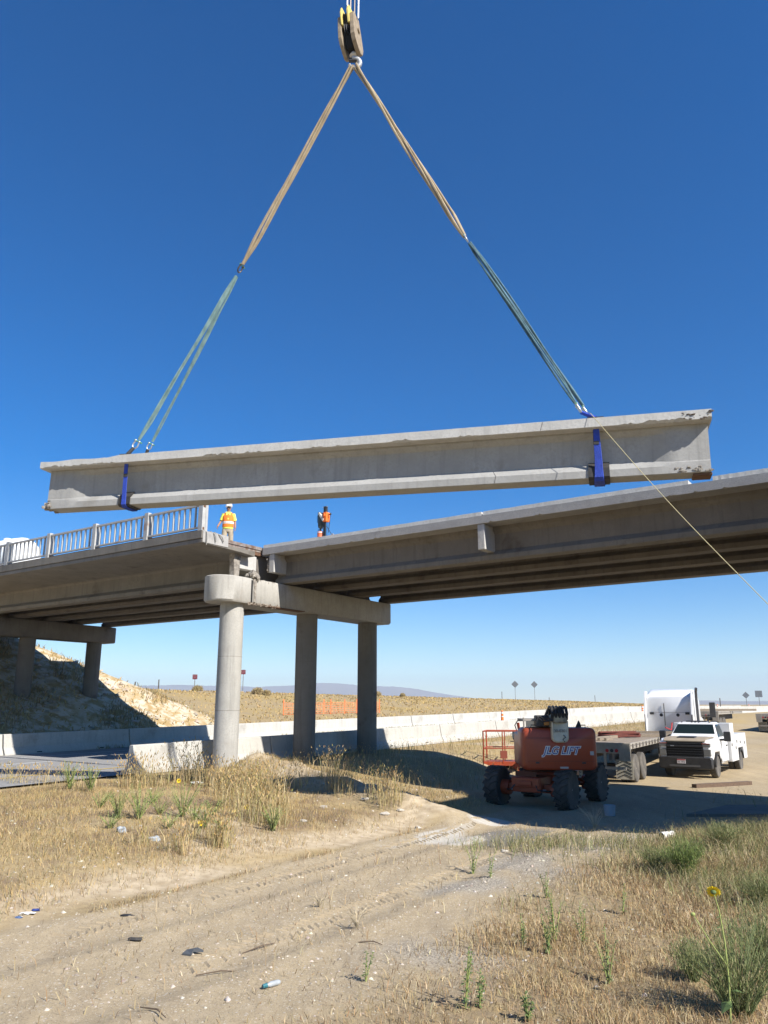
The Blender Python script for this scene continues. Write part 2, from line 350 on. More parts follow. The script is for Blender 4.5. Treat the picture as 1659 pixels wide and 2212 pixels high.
def ground_material():
    m = bpy.data.materials.new('ground'); m.use_nodes = True; nt = m.node_tree; N = nt.nodes; L = nt.links; b = N['Principled BSDF']
    b.inputs['Roughness'].default_value = .95; b.inputs['Specular IOR Level'].default_value = .15
    geo = N.new('ShaderNodeNewGeometry'); src = geo.outputs['Position']
    def noise(sc, det=6, stretch=None, rough=.6):
        n = N.new('ShaderNodeTexNoise'); n.inputs['Scale'].default_value = sc; n.inputs['Detail'].default_value = det; n.inputs['Roughness'].default_value = rough
        if stretch:
            mp = N.new('ShaderNodeMapping'); mp.inputs['Rotation'].default_value = (0, 0, AZ); mp.inputs['Scale'].default_value = stretch; L.new(src, mp.inputs[0]); L.new(mp.outputs[0], n.inputs['Vector'])
        else: L.new(src, n.inputs['Vector'])
        return n.outputs['Fac']
    def rng_(f, a, c, lo=0., hi=1.):
        r = N.new('ShaderNodeMapRange'); r.inputs[1].default_value = a; r.inputs[2].default_value = c; r.inputs[3].default_value = lo; r.inputs[4].default_value = hi; L.new(f, r.inputs[0]); return r.outputs[0]
    def mix(f, a, c):
        x = N.new('ShaderNodeMix'); x.data_type = 'RGBA'; L.new(f, x.inputs[0])
        for s, k in ((a, 6), (c, 7)):
            if isinstance(s, tuple): x.inputs[k].default_value = (*s, 1)
            else: L.new(s, x.inputs[k])
        return x.outputs[2]
    def mul(a, c):
        x = N.new('ShaderNodeMath'); x.operation = 'MULTIPLY'; L.new(a, x.inputs[0]); L.new(c, x.inputs[1]); return x.outputs[0]
    zs = []
    for nme in ('zone', 'zone2'):
        a = N.new('ShaderNodeVertexColor'); a.layer_name = nme; s = N.new('ShaderNodeSeparateColor'); L.new(a.outputs[0], s.inputs[0]); zs.append(s.outputs)
    grass = mix(rng_(noise(.9, 8), .36, .64), (.41, .295, .135), (.31, .235, .135))
    grass = mix(rng_(noise(9, 5), .42, .7), grass, (.40, .31, .17))
    grass = mix(rng_(noise(38, 4), .52, .72), grass, (.15, .11, .065))
    grass = mix(rng_(noise(.07, 6), .5, .66), grass, (.38, .27, .105))
    def vor(sc):
        vn = N.new('ShaderNodeTexVoronoi'); vn.inputs['Scale'].default_value = sc; L.new(src, vn.inputs['Vector']); return vn
    v1 = vor(20); v2 = vor(46); sp = N.new('ShaderNodeSeparateColor'); L.new(v1.outputs['Color'], sp.inputs[0]); sp2 = N.new('ShaderNodeSeparateColor'); L.new(v2.outputs['Color'], sp2.inputs[0])
    stub = N.new('ShaderNodeVertexColor'); stub.layer_name = 'zone4'; ss_ = N.new('ShaderNodeSeparateColor'); L.new(stub.outputs[0], ss_.inputs[0])
    grass = mix(mul(ss_.outputs[0], rng_(noise(6, 6), .3, .6)), grass, (.27, .205, .125))  # soil under the stubble darkened to paint shade between the blades
    grass = mix(mul(ss_.outputs[1], rng_(noise(.7, 7), .48, .62)), grass, (.235, .17, .105))
    dirt = mix(rng_(noise(1.3, 7, (1.6, .25, 1)), .35, .66), (.43, .34, .212), (.335, .265, .172))
    dirt = mix(rng_(noise(55, 6, None, .8), .5, .66), dirt, (.20, .158, .105))
    dirt = mix(rng_(noise(5, 6), .52, .68), dirt, (.42, .335, .22))
    dirt = mix(rng_(noise(75, 3), .6, .72), dirt, (.42, .36, .28))
    dirt = mix(mul(rng_(sp.outputs[0], .70, .74), rng_(v1.outputs['Distance'], .30, .22)), dirt, (.47, .41, .33))
    dirt = mix(mul(rng_(sp2.outputs[1], .72, .76), rng_(v2.outputs['Distance'], .34, .24)), dirt, (.20, .165, .12))
    dirt = mix(mul(rng_(sp2.outputs[0], .72, .76), rng_(v2.outputs['Distance'], .34, .24)), dirt, (.50, .44, .35))
    barec = mix(rng_(noise(4, 7), .38, .62), (.50, .405, .275), (.36, .28, .18))
    grav = mix(rng_(sp2.outputs[2], .2, .9), (.44, .385, .30), (.29, .25, .19))
    grav = mix(rng_(v2.outputs['Distance'], .5, .75), grav, (.20, .175, .145))
    cur = mix(rng_(zs[1][1], .25, .75), grass, barec)
    cur = mix(zs[0][0], cur, dirt)
    cur = mix(rng_(zs[0][1], .15, .55), cur, grav)
    cur = mix(rng_(zs[1][0], .2, .6), cur, (.20, .185, .16))
    cur = mix(rng_(zs[0][2], .25, .6), cur, (.50, .46, .39))
    hillc = mix(rng_(noise(1.6, 7), .44, .58), (.56, .48, .36), (.36, .255, .12))
    cur = mix(mul(zs[1][2], rng_(noise(.9, 5), .3, .5)), cur, hillc)
    L.new(cur, b.inputs['Base Color'])
    bp = N.new('ShaderNodeBump'); bp.inputs['Strength'].default_value = .9; bp.inputs['Distance'].default_value = .012; L.new(noise(42, 6, None, .75), bp.inputs['Height'])
    b2 = N.new('ShaderNodeBump'); b2.inputs['Strength'].default_value = .16; b2.inputs['Distance'].default_value = .3; L.new(noise(1.1, 6), b2.inputs['Height']); L.new(b2.outputs[0], bp.inputs['Normal'])
    a3 = N.new('ShaderNodeVertexColor'); a3.layer_name = 'zone3'
    mp = N.new('ShaderNodeMapping'); mp.inputs['Rotation'].default_value = (0, 0, AZ); L.new(src, mp.inputs[0]); wv = N.new('ShaderNodeTexWave'); wv.bands_direction = 'Y'; wv.inputs['Scale'].default_value = 1.9; wv.inputs['Distortion'].default_value = 1.2; wv.inputs['Detail'].default_value = 2; L.new(mp.outputs[0], wv.inputs['Vector'])
    b3 = N.new('ShaderNodeBump'); b3.inputs['Distance'].default_value = .05; L.new(a3.outputs[0], b3.inputs['Strength']); L.new(wv.outputs['Fac'], b3.inputs['Height']); L.new(bp.outputs[0], b3.inputs['Normal'])
    L.new(b3.outputs[0], b.inputs['Normal']); return m
gm.materials.append(ground_material())
ground = bpy.data.objects.new('ground', gm); COL.objects.link(ground); struct(ground)
# road between the barriers
def strip(name, u0, u1, v0, v1, dz, mat, n=40):
    b = MB(); vs = np.linspace(v0, v1, n)
    for i in range(n-1):
        q = []
        for uu, vv in ((u0, vs[i]), (u1, vs[i]), (u1, vs[i+1]), (u0, vs[i+1])): q.append(W(uu, vv, float(roadz(vv))+dz))
        b.add(q, [(0, 1, 2, 3)])
    return b.build(name, mat)
struct(strip('road', -31.4, -19.9, -30, 260, 0, ASPH, 120))
struct(strip('road_edge_line', -28.95, -28.8, -30, 220, .006, PAINTW, 60))
struct(strip('road_lane_line', -26.4, -26.2, -20, 17.4, .006, PAINTW, 10))
struct(strip('road_yellow_line', -22.08, -21.93, -30, 220, .006, PAINTY, 60))
# far hills
def ridge(name, dist, prof, base, depth, seed):
    r = np.random.default_rng(seed); nx, ny = 240, 26
    px = np.linspace(prof[0][0], prof[-1][0], nx); top = np.interp(px, [p[0] for p in prof], [p[1] for p in prof])
    t = np.linspace(0, 1, ny)[:, None]
    azm = np.arctan((px-CX)/1712.)[None]; dd = (dist+depth*(t-.6))/np.cos(azm)
    X = dd*np.sin(azm); Y = dd*np.cos(azm)
    crest = (top*.92+3)/1712*dist/np.cos(azm)
    prof_t = np.where(t < .6, (t/.6)**1.1, 1-((t-.6)/.4)**1.5)
    rough = 1+.3*nz(X, Y, 6/dist*10, seed)*np.clip(1-1.6*t, 0, 1)+.16*nz(X, Y, 60/dist*2, seed+1)*np.clip(1-1.5*t, .0, 1)+.05*nz(X, Y, 120/dist*3, seed+2)*(1-.8*t)
    Z = crest*prof_t*rough*(.2+.8*np.minimum(1, np.minimum(px-px[0], px[-1]-px)[None]/60))-20
    me = grid_mesh(name, X, Y, Z); me.materials.append(mk('hill_earth', (.17, .135, .115), .95, col2=(.24, .19, .15), nscale=.004, nmix=.8))
    return struct(bpy.data.objects.new(name, me))
for o in (ridge('mountain_range', 9000, [(60, 30), (250, 40), (330, 42), (400, 44), (470, 42), (560, 40), (630, 44), (690, 50), (730, 49), (790, 42), (850, 42), (900, 36), (960, 24), (1040, 13), (1200, 6)], 0, 2600, 3),
          ridge('distant_hill', 7000, [(1330, 2), (1440, 8), (1520, 10), (1600, 8), (1700, 9), (1800, 8), (1900, 3)], 0, 2400, 5)): COL.objects.link(o)
# ------------------------------------------------------------------ the bridge
BR = AZ
def broot(name, label, u, v, z, cat='bridge span', group=None):
    r = root(name, label, cat, W(u, v, z), BR, group); r['_o'] = (u, v, z); return r
def bb(mb, name, mat, r, **k):
    o = mb.build(name, mat, r, origin=tuple(r['_o']), **k); return o
DECK = 7.5; SEAT = 6.17
def gprof(c, zb, H, bf=.24, tf=.2, wb=.085):     # I-girder outline in (v, z)
    h = [(bf, 0), (bf, .15), (wb, .30), (wb, H-.24), (tf, H-.12), (tf, H)]
    return [(c+x, zb+z) for x, z in h]+[(c-x, zb+z) for x, z in reversed(h)]
def girder_part(r, u0, u1, vc, zb=SEAT+.03, ztop=7.24, mat=CONCD, name='girder'):
    b = MB(); b.prism(gprof(vc, zb, ztop-zb), (u0, 0, 0), (u1, 0, 0)); return bb(b, name, mat, r, bevel=.012)
def slab(r, u0, u1, v0, v1, z0, z1, mat, name, jag=0., n=60, step=None):
    b = MB(); rings = []; j2 = 0
    for i in range(n+1):
        u = u0+(u1-u0)*i/n
        j2 = random.uniform(.3, 1.3)*jag if (jag and random.random() < .06) else j2*.35
        rings.append([Vector(p) for p in ((u, v0, z0+.004+j2), (u, v0, z1), (u, v1, z1), (u, v1, z0), (u, v0+.03+j2*1.2, z0))])
    b.loft(rings); return bb(b, name, mat, r)
# left span with its pavement still in place
ls = broot('bridge_span', 'concrete girder bridge span on the left, railing still standing along its edge', -28.6, 22.8, SEAT, group='bridge spans')
for vc in (19.95, 21.8, 23.65, 25.5, 27.3): girder_part(ls, -38.05, -19.62, vc, mat=CONC if vc < 20 else CONCD)  # outer girder paler, inner ones coloured darker for the shade under the deck
slab(ls, -38.1, -19.45, 18.3, 27.62, 7.242, DECK, CONCC, 'deck_slab', n=8)
b = MB()   # cantilevered pavement with its stepped fascia and sloping soffit
pr = [(17.1, 7.14), (17.1, 7.27), (17.14, 7.275), (17.14, 7.29), (17.07, 7.295), (17.07, 7.56), (18.28, 7.56), (18.28, 7.235), (19.6, 7.235), (19.6, 7.05), (18.9, 7.10)]
b.prism(pr, (-38.1, 0, 0), (-19.05, 0, 0)); bb(b, 'pavement_cantilever', CONC, ls, bevel=.012)
b = MB(); b.box(-19.048, -19.03, 17.12, 18.27, 7.16, 7.55); bb(b, 'cut_end', CONCC, ls)
for k in range(3):
    uu = -24.+k*4.4-8
    b = MB(); b.box(uu, uu+.2, 20.05, 27.25, 6.5, 7.2); bb(b, 'diaphragm', CONCD, ls)
b = MB(); b.box(-19.75, -19.5, 20.1, 27.25, 6.35, 7.2); bb(b, 'end_diaphragm', CONCD, ls)
b = MB(); b.box(-19.449, -19.36, 18.31, 20.3, 7.32, 7.47); b.box(-19.37, -19.33, 18.31, 20.3, 7.40, 7.515); bb(b, 'expansion_joint', mk('joint_steel', (.42, .38, .34), .5, metal=.4, col2=(.20, .11, .06), nscale=5, nmix=.4), ls)
b = MB(); b.box(-19.5, -19.37, 18.8, 20.3, 7.20, 7.31); bb(b, 'joint_seat', RUST, ls)
b = MB(); b.loft([[Vector((-19.42+x*s+random.uniform(-.02, .02), 19.0+y*s2+random.uniform(-.03, .03), z)) for x, y in ((-.12, -.18), (.1, -.18), (.12, .0), (.1, .2), (-.12, .2))] for z, s, s2 in ((6.16, 1.0, .62), (6.3, .8, .58), (6.55, .95, .66), (6.8, 1.05, .7), (7.0, 1.05, .82), (7.19, 1.1, .9))])
bb(b, 'broken_diaphragm', CONCB, ls)
b = MB(); b.box(-19.72, -19.42, 19.25, 20.08, 6.62, 7.15); bb(b, 'diaphragm_stub', CONCL, ls, bevel=.02)
# right span, edge girder already taken off
rs = broot('bridge_span', 'concrete girder bridge span on the right with a freshly cut deck edge', -9.8, 24, SEAT, group='bridge spans')
for vc in (21.0, 23.2, 25.3, 27.6): girder_part(rs, -19.1, -1.8, vc, mat=CONC if vc < 22 else CONCD)  # inner girders again take the darker colour that deepens their shade
slab(rs, -19.25, -1.75, 20.2, 28.0, 7.225, 7.47, CONCC, 'deck_slab', jag=.035, n=300)
for i, (a, c) in enumerate(((-19.25, -10.35), (-10.28, -4.35), (-3.75, -1.76))):
    b = MB(); rr = []
    for k in range(31):
        u = a+(c-a)*k/30; j = random.uniform(0, .008)
        rr.append([Vector(p) for p in ((u, 20.22+j, 7.474), (u, 20.24+j, 7.60-j), (u, 27.98, 7.60), (u, 27.98, 7.474))])
    b.loft(rr); bb(b, 'deck_overlay', CONCL, rs)
for uu in (-18.95, -10.5):
    h = 6.55 if uu < -15 else 6.44
    b = MB(); b.box(uu, uu+.24, 20.24, 20.93, h, 7.22); bb(b, 'diaphragm_stub', CONCL, rs, bevel=.02)
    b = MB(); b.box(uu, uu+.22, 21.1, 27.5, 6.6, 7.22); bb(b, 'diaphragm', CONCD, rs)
b = MB()
for k in range(14): b.rock((-19.0+random.uniform(-.06, .0), 20.27+random.uniform(-.02, .1), 6.6+k*.042), .05, sq=(1, .7, .8), jit=.4)
bb(b, 'broken_concrete', CONCB, rs)
# unseen span added off to the right, sized so its shadow covers the yard
nx_ = broot('bridge_span', 'unseen girder bridge span added beyond the right edge to shade the yard', 9.5, 22.5, SEAT, group='bridge spans')
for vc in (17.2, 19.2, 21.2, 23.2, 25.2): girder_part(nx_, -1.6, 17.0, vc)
slab(nx_, -1.72, 17.2, 16.2, 25.8, 7.24, 7.56, CONC, 'deck_slab', n=6)
# piers
def pier(label, uc, near=True, group='bridge piers', zb=-.6):
    r = broot('bridge_pier', label, uc, 22.8, 0, cat='bridge pier', group=group)
    b = MB(); hw = .60; ring = []
    for k in range(17):
        t = math.pi+math.pi*k/16; ring.append((uc-math.cos(t)*-hw*1.0, 18.05+math.sin(t)*.62))
    ring = [(uc+math.cos(math.pi+math.pi*k/16)*hw, 18.3+math.sin(math.pi+math.pi*k/16)*.62) for k in range(17)]
    ring += [(uc+hw, 27.6), (uc+hw-.1, 27.72), (uc-hw+.1, 27.72), (uc-hw, 27.6)]
    cv = sum(p[1] for p in ring)/len(ring)
    def sc(f, z): return [Vector((uc+(p[0]-uc)*f, p[1]+(.04*(1 if p[1] < 20 else -1) if f < 1 else 0), z)) for p in ring]
    b.loft([sc(.93, 5.29), sc(1, 5.35), sc(1, 6.13), sc(.97, 6.16)])
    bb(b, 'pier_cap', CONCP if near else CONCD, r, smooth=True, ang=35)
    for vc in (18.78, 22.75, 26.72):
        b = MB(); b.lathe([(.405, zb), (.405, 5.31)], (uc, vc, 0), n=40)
        bb(b, 'column', (CONCP if vc < 20 else CONC) if near else CONCD, r, smooth=True)  # sunlit first column coloured paler, the two shaded columns darker
    for vc in (18.78, 22.75, 26.72):
        for zz in (1.75, 3.5):
            b = MB(); b.lathe([(.402, zz), (.4062, zz+.002), (.4062, zz+.012), (.402, zz+.014)], (uc, vc, 0), n=40); bb(b, 'form_line', CONCD, r)
    return r
pn = pier('near bridge pier of three round columns under a round-nosed cap', -19.22)
b = MB()
random.seed(3)
for k in range(46):   # spalled lower edge
    v_ = 18.95+k*.034; b.rock((-18.63+random.uniform(-.03, .0), v_, 5.30+random.uniform(-.03, .05)), random.uniform(.03, .07), sq=(.5, 1, .8), jit=.45)
bb(b, 'spalled_edge', mk('spall', (.34, .29, .23), .95, col2=(.10, .07, .05), nscale=14, nmix=.4, bump=1., bscale=50), pn)
b = MB(); b.loft([[Vector((-18.615+x, 19.22+y*s, z)) for x, y in ((-.03, -.09), (.02+random.uniform(0, .015), -.07), (.025, .0), (.02, .07), (-.03, .1))] for z, s in ((5.36, .55), (5.5, .6), (5.7, .75), (5.85, .7), (6.0, 1.), (6.15, 1.25))])
bb(b, 'grout_run', CONCB, pn)
b = MB(); b.box(-18.612, -18.602, 19.04, 19.11, 5.34, 6.1); bb(b, 'dark_joint', DARK, pn)
b = MB()
for k in range(9): b.rock((-18.72+random.uniform(-.1, .1), 19.02+random.uniform(0, .42), 6.2+random.uniform(0, .12)), random.uniform(.08, .14), n=3, jit=.35)
bb(b, 'rubble', CONCB, pn)
b = MB()
for k in range(30): b.rock((-18.65+random.uniform(-.05, .01), 19.3+k*.033, 6.13+random.uniform(-.03, .02)), .035, jit=.5)
bb(b, 'chipped_edge', CONCB, pn)
b = MB(); b.box(-18.95, -18.61, 19.9, 21.9, 5.28, 5.302); bb(b, 'rust_stain', RUST, pn)
pier('far left bridge pier of round columns standing at the foot of the slope', -38.05, False)
pier('bridge pier beyond the right edge of the view', -1.2, False, zb=-1.)
# approach span, added and trimmed for its shadow on the hillside, and its abutment
aps = broot('bridge_span', 'short dark approach span between the left pier and the hillside', -44, 23, SEAT, group='bridge spans')
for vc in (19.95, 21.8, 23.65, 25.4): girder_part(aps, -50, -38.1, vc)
slab(aps, -51, -38.12, 17.1, 25.9, 7.24, 7.56, CONC, 'deck_slab', n=6)
ab = broot('bridge_abutment', 'concrete abutment block in the hillside under the approach span', -50.5, 23, 3.5, cat='abutment')
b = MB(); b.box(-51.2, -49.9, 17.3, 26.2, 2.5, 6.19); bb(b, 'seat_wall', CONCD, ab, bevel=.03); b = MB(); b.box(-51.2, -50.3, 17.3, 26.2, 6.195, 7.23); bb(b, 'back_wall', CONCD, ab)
# railing
rl = broot('bridge_railing', 'pale steel post and baluster railing along the left bridge span', -25, 17.2, 7.56, cat='railing')
posts = [-19.2, -22.0, -25.0, -27.95, -30.9, -33.85, -36.8]
ZR = 7.56
for i, u in enumerate(posts):
    p = MB(); p.box(u-.105, u+.105, 17.1, 17.24, ZR, ZR+1.0); po = bb(p, 'post', RAILM, rl, bevel=.008)
    if i == 0:
        p = MB(); p.box(u+.106, u+.112, 17.12, 17.22, ZR+.80, ZR+.97); bb(p, 'rust_patch', RUST, rl); p = MB(); p.box(u+.106, u+.111, 17.13, 17.2, ZR+.03, ZR+.12); bb(p, 'rust_patch', RUST, rl)
    p = MB(); p.box(u-.11, u+.11, 17.241, 17.34, ZR, ZR+.94); bb(p, 'post_stiffener', RAILM, rl)
    if i+1 < len(posts):
        a, c = posts[i+1]+.11, u-.11
        p = MB(); p.box(a, c, 17.12, 17.21, ZR+.86, ZR+.93); bb(p, 'top_rail', RAILM, rl, bevel=.006)
        p = MB(); p.box(a, c, 17.13, 17.21, ZR+.10, ZR+.16); bb(p, 'bottom_rail', RAILM, rl, bevel=.006)
        n = 9
        for k in range(n):
            uu = a+(c-a)*(k+.7)/(n+.4); p = MB(); p.box(uu-.02, uu+.02, 17.135, 17.2, ZR+.162, ZR+.858); bb(p, 'baluster', RAILM, rl)
        p = MB(); p.box(a, c, 17.15, 17.3, ZR+.002, ZR+.05); bb(p, 'base_channel', RUST, rl)
for k, (v0, dv, ln) in enumerate(((17.22, .02, .42), (17.5, .12, .26), (17.62, .3, .2))):   # straps hanging over the cut end
    b = MB(); pts = [W(-19.3, v0, 7.575), W(-19.12, v0+dv*.3, 7.59), W(-18.99, v0+dv*.7, 7.5), W(-18.97, v0+dv, 7.56-ln*.6), W(-18.99, v0+dv*1.3, 7.5-ln)]
    b.tube(pts, .018, 6)
    o = b.build('strap', mk('strap_grey', (.26, .25, .22), .9), None)
    thing(o, ('long grey strap hanging over the sawn end of the left deck', 'middle dark strap draped over the sawn end of the left deck', 'short dark strap lying nearest the worker on the sawn deck end')[k], 'strap', 'straps over the sawn deck end')
# ------------------------------------------------------------------ things on the left deck
def onv(px, py, v): return Pn(px, py, V, v)
p0 = onv(20, 1225, 21.4)
u_, v_ = uvof(p0)
t = root('equipment_trailer', 'low dark equipment trailer on the left deck behind the railing', 'trailer', W(u_, v_+.4, 7.5), BR)
b = MB(); b.box(-4, 4.4, -.9, .9, .62, .86); b.build('trailer_bed', BLACK, t, bevel=.02)
for k in range(9):
    b = MB(); b.box(-3.9+k*.95, -3.3+k*.95, -.96, -.901, .58, .92); b.build('side_panel', RUST if k % 2 else BLACK, t)
for xx in (-.5, .5):
    for yy in (-1.02, .86):
        b = MB(); b.lathe([(.2, 0), (.33, .02), (.36, .08), (.33, .14), (.2, .16)], (xx, yy, .36), 'y', 20); b.build('wheel', RUBBER, t)
tk = root('water_tank', 'white rounded water tank behind the left end of the railing', 'tank', W(u_-.9, v_+.4, 8.362), BR)
b = MB(); b.lathe([(.05, -1.9), (.7, -1.8), (.98, -1.45), (1.04, -.5), (1.04, .5), (.98, 1.45), (.7, 1.8), (.05, 1.9)], (0, 0, 1.04), 'x', 28); b.build('tank_shell', TANKW, tk, smooth=True, ang=80)
b = MB(); b.lathe([(.2, 0), (.2, .12), (.14, .14)], (-.3, 0, 2.06), 'z', 18); b.build('filler_lid', TANKW, tk, smooth=True)
g0 = onv(133, 1205, 21.0); gu, gv = uvof(g0)
t = root('generator', 'low black generator seen through the railing bars on the left deck', 'generator', W(gu+.3, gv, 7.5), BR)
b = MB(); b.box(-1.2, 1.3, -.4, .4, .12, 1.02); b.box(-1.2, -.5, -.4, .4, 1.02, 1.2); b.build('housing', BLACK, t, bevel=.03)
b = MB(); b.box(-1.1, -.9, -.42, -.401, .6, .95); b.build('warning_decal', YEL, t)
b = MB(); b.box(-1.1, 1.1, -.3, .3, 0, .12); b.build('skid', RUST, t)
pk = MB(); pk.lathe([(.12, 0), (.12, .22), (.10, .3), (.04, .34)], W(gu+1.0, gv, 8.521), 'z', 14)
thing(pk.build('fuel_can', mk('pink_plastic', (.75, .15, .22), .5), None, smooth=True), 'small pinkish red can on the black generator behind the railing', 'can')
# ------------------------------------------------------------------ core drill on the right deck
dp = onv(707, 1160, 20.75); du, dv = uvof(dp); ZD = 7.601
t = root('core_drill', 'orange and black core drill rig standing on the right deck edge', 'core drill', W(du+.02, 20.6, ZD), BR); t.scale = (.74, .8, .95)
b = MB(); b.box(-.08, .06, -.05, .09, .0, 1.22); b.build('column', BLACK, t, bevel=.006)
b = MB(); b.box(.061, .075, -.02, .06, .1, .62); b.build('gear_rack', CHROME, t)
b = MB(); b.box(-.2, .25, -.16, .3, .0, .05); b.build('base_plate', STEEL, t, bevel=.01)
b = MB(); b.box(-.05, .16, -.13, .13, .62, .98); b.cyl((.06, -.2, .86), (.06, .2, .86), .06); b.build('carriage', CONE, t, bevel=.02)
b = MB(); b.cyl((.16, 0, .88), (.34, 0, .88), .02); b.cyl((.30, -.0, .9), (.22, -.02, .2), .014); b.sphere((.31, 0, .9), .045); b.build('feed_handle', BLACK, t)
b = MB(); b.loft([[Vector((x+dx*s, y, z)) for dx, y in ((-.1, -.1), (.1, -.1), (.1, .1), (-.1, .1))] for x, z, s in ((-.28, .40, .55), (-.28, .5, .9), (-.28, .72, 1), (-.3, .98, .95), (-.32, 1.02, .7))]); b.build('motor', mk('drill_dark', (.06, .07, .06), .6), t, bevel=.02)
M = Matrix.Translation((-.16, -.08, .80)) @ Matrix.Rotation(math.radians(48), 4, 'Y')
b = MB(); b.box(-.22, .2, -.08, .1, -.03, .07, M); b.build('control_box', mk('drill_grey', (.55, .53, .48), .5), t, bevel=.015)
b = MB(); b.cyl((-.28, 0, .28), (-.28, 0, .42), .04); b.cyl((-.42, 0, .36), (-.28, 0, .36), .018); b.build('spindle', BLACK, t)
b = MB(); b.cyl((-.29, 0, .0), (-.29, 0, .28), .14, 24); b.build('core_barrel', mk('barrel_orange', (.70, .16, .06), .5), t, smooth=True)
b = MB(); b.cyl((-.29, 0, .225), (-.29, 0, .262), .143, 24); b.build('barrel_band', PEACH, t, smooth=True)
b = MB(); b.tube([(-.3, 0, 1.02), (-.42, 0, 1.0), (-.5, 0, .86), (-.48, 0, .66), (-.38, 0, .6), (-.3, 0, .62)], .012, 6); b.build('cable', BLACK, t)
b = MB(); b.box(-.17, .15, -.04, .0, 1.2, 1.215); b.build('top_handle', STEEL, t)
b = MB(); b.cyl((.1, 0, .45), (.42, -.02, .1), .012); b.build('brace', BLACK, t)
b = MB(); b.loft([[Vector((.46+x*s, y*s, z)) for x, y in ((-.12, -.1), (.12, -.1), (.12, .1), (-.12, .1))] for z, s in ((0, 1), (.14, .35))]); b.build('foot_wedge', STEEL, t)
# ------------------------------------------------------------------ worker
def person(loc, az):
    t = root('person', 'worker in white hard hat, orange vest and khaki trousers standing on the deck end', 'person', loc, az)
    me = bpy.data.meshes.new('body'); J = [(0, 0, .93), (0, .01, 1.1), (0, .02, 1.28), (0, .0, 1.42), (0, .01, 1.5), (0, .03, 1.58), (0, .035, 1.7)]
    E = [(i, i+1) for i in range(6)]; R = [.135, .125, .15, .11, .055, .075, .085]
    def chain(st, pts):
        prev = st
        for p, r in pts: J.append(p); R.append(r); E.append((prev, len(J)-1)); prev = len(J)-1
    chain(3, [((-.19, 0, 1.40), .06), ((-.25, -.02, 1.12), .045), ((-.27, .08, .90), .034), ((-.27, .10, .84), .035)])
    chain(3, [((.19, 0, 1.40), .06), ((.27, -.04, 1.14), .045), ((.36, .10, .94), .034), ((.38, .13, .88), .035)])
    chain(0, [((-.10, 0, .86), .095), ((-.12, .05, .48), .062), ((-.13, -.02, .10), .045), ((-.13, .12, .05), .045)])
    chain(0, [((.10, 0, .86), .095), ((.13, .10, .48), .062), ((.15, .08, .10), .045), ((.16, .22, .05), .045)])
    me.from_pydata(J, E, []); body = bpy.data.objects.new('body', me); COL.objects.link(body); body.parent = t; me.materials.append(SKIN)
    sk = body.modifiers.new('skin', 'SKIN'); sd_ = me.skin_vertices[0].data
    for i, r in enumerate(R): sd_[i].radius = (r, r*(.8 if i in (1, 2, 3) else 1))
    sd_[0].use_root = True; ss = body.modifiers.new('sub', 'SUBSURF'); ss.levels = 1; ss.render_levels = 2
    def ell(cx, cy, z, a, b_, n=16): return [Vector((cx+a*math.cos(2*math.pi*k/n), cy+b_*math.sin(2*math.pi*k/n), z)) for k in range(n)]
    b = MB(); b.loft([ell(0, .01, .84, .20, .145), ell(0, .01, .90, .20, .145), ell(0, .01, 1.1, .20, .14), ell(0, .01, 1.3, .215, .14), ell(0, 0, 1.42, .185, .11), ell(0, 0, 1.49, .08, .07)]); b.build('shirt', SHIRT, t, smooth=True)
    for s, e, f in ((-1, (-.25, -.02, 1.12), .85), (1, (.27, -.04, 1.14), .85)):
        a = Vector((s*.16, 0, 1.42)); c = a.lerp(Vector(e), f); b = MB(); b.tube([a, a.lerp(c, .5), c], [.085, .08, .078], 10); b.build('sleeve', SHIRT, t, smooth=True)
    b = MB(); b.loft([ell(0, .01, .90, .213, .158), ell(0, .01, 1.1, .211, .152), ell(0, .01, 1.3, .222, .15), ell(0, 0, 1.43, .175, .12), ell(0, 0, 1.47, .13, .09)]); ve = b.build('vest', HIVIS, t, smooth=True)
    for z, a_, c_ in ((1.05, .2165, .1585), (1.10, .2155, .158)):
        b = MB(); b.loft([ell(0, .01, z-.025, a_, c_), ell(0, .01, z+.012, a_, c_)], cap=False); b.build('reflective_band', REFL, ve)
    b = MB(); b.add([Vector(p) for p in ((-.11, .112, 1.48), (.11, .112, 1.48), (0, .172, 1.16))], [(0, 1, 2)]); b.add([Vector(p) for p in ((-.11, .10, 1.48), (.11, .10, 1.48), (0, .160, 1.16))], [(0, 2, 1)]); b.build('shirt_front', SHIRT, ve)
    b = MB(); b.loft([ell(0, 0, .72, .19, .13), ell(0, 0, .84, .198, .14), ell(0, .01, .93, .195, .14)]); pa = b.build('trousers', KHAKI, t, smooth=True)
    for hip, kn, an in (((-.10, 0, .80), (-.12, .05, .48), (-.13, -.01, .14)), ((.10, 0, .80), (.13, .10, .48), (.15, .09, .14))):
        b = MB(); b.tube([hip, kn, an], [.115, .095, .085], 12); b.build('trouser_leg', KHAKI, pa, smooth=True)
    for s, x, y in ((-1, -.13, .05), (1, .155, .15)):
        b = MB(); b.loft([[Vector((x+a*.05, y+q, z)) for a, q in ((-1, -.1), (1, -.1), (1.05, .1), (.6, .17), (-.6, .17), (-1.05, .1))] for z in (0, .05)]+[[Vector((x+a*.045, y-.04+q*.5, .13)) for a, q in ((-1, -.1), (1, -.1), (1, .1), (.6, .15), (-.6, .15), (-1, .1))]]); b.build('boot', BOOT, t, smooth=True)
    b = MB(); b.lathe([(.118, 1.70), (.122, 1.74), (.115, 1.79), (.09, 1.84), (.045, 1.865), (.005, 1.87)], (0, .035, 0), 'z', 20); b.loft([ell(0, .05, 1.695, .135, .165), ell(0, .05, 1.71, .133, .16)]); b.build('hard_hat', HATW, t, smooth=True)
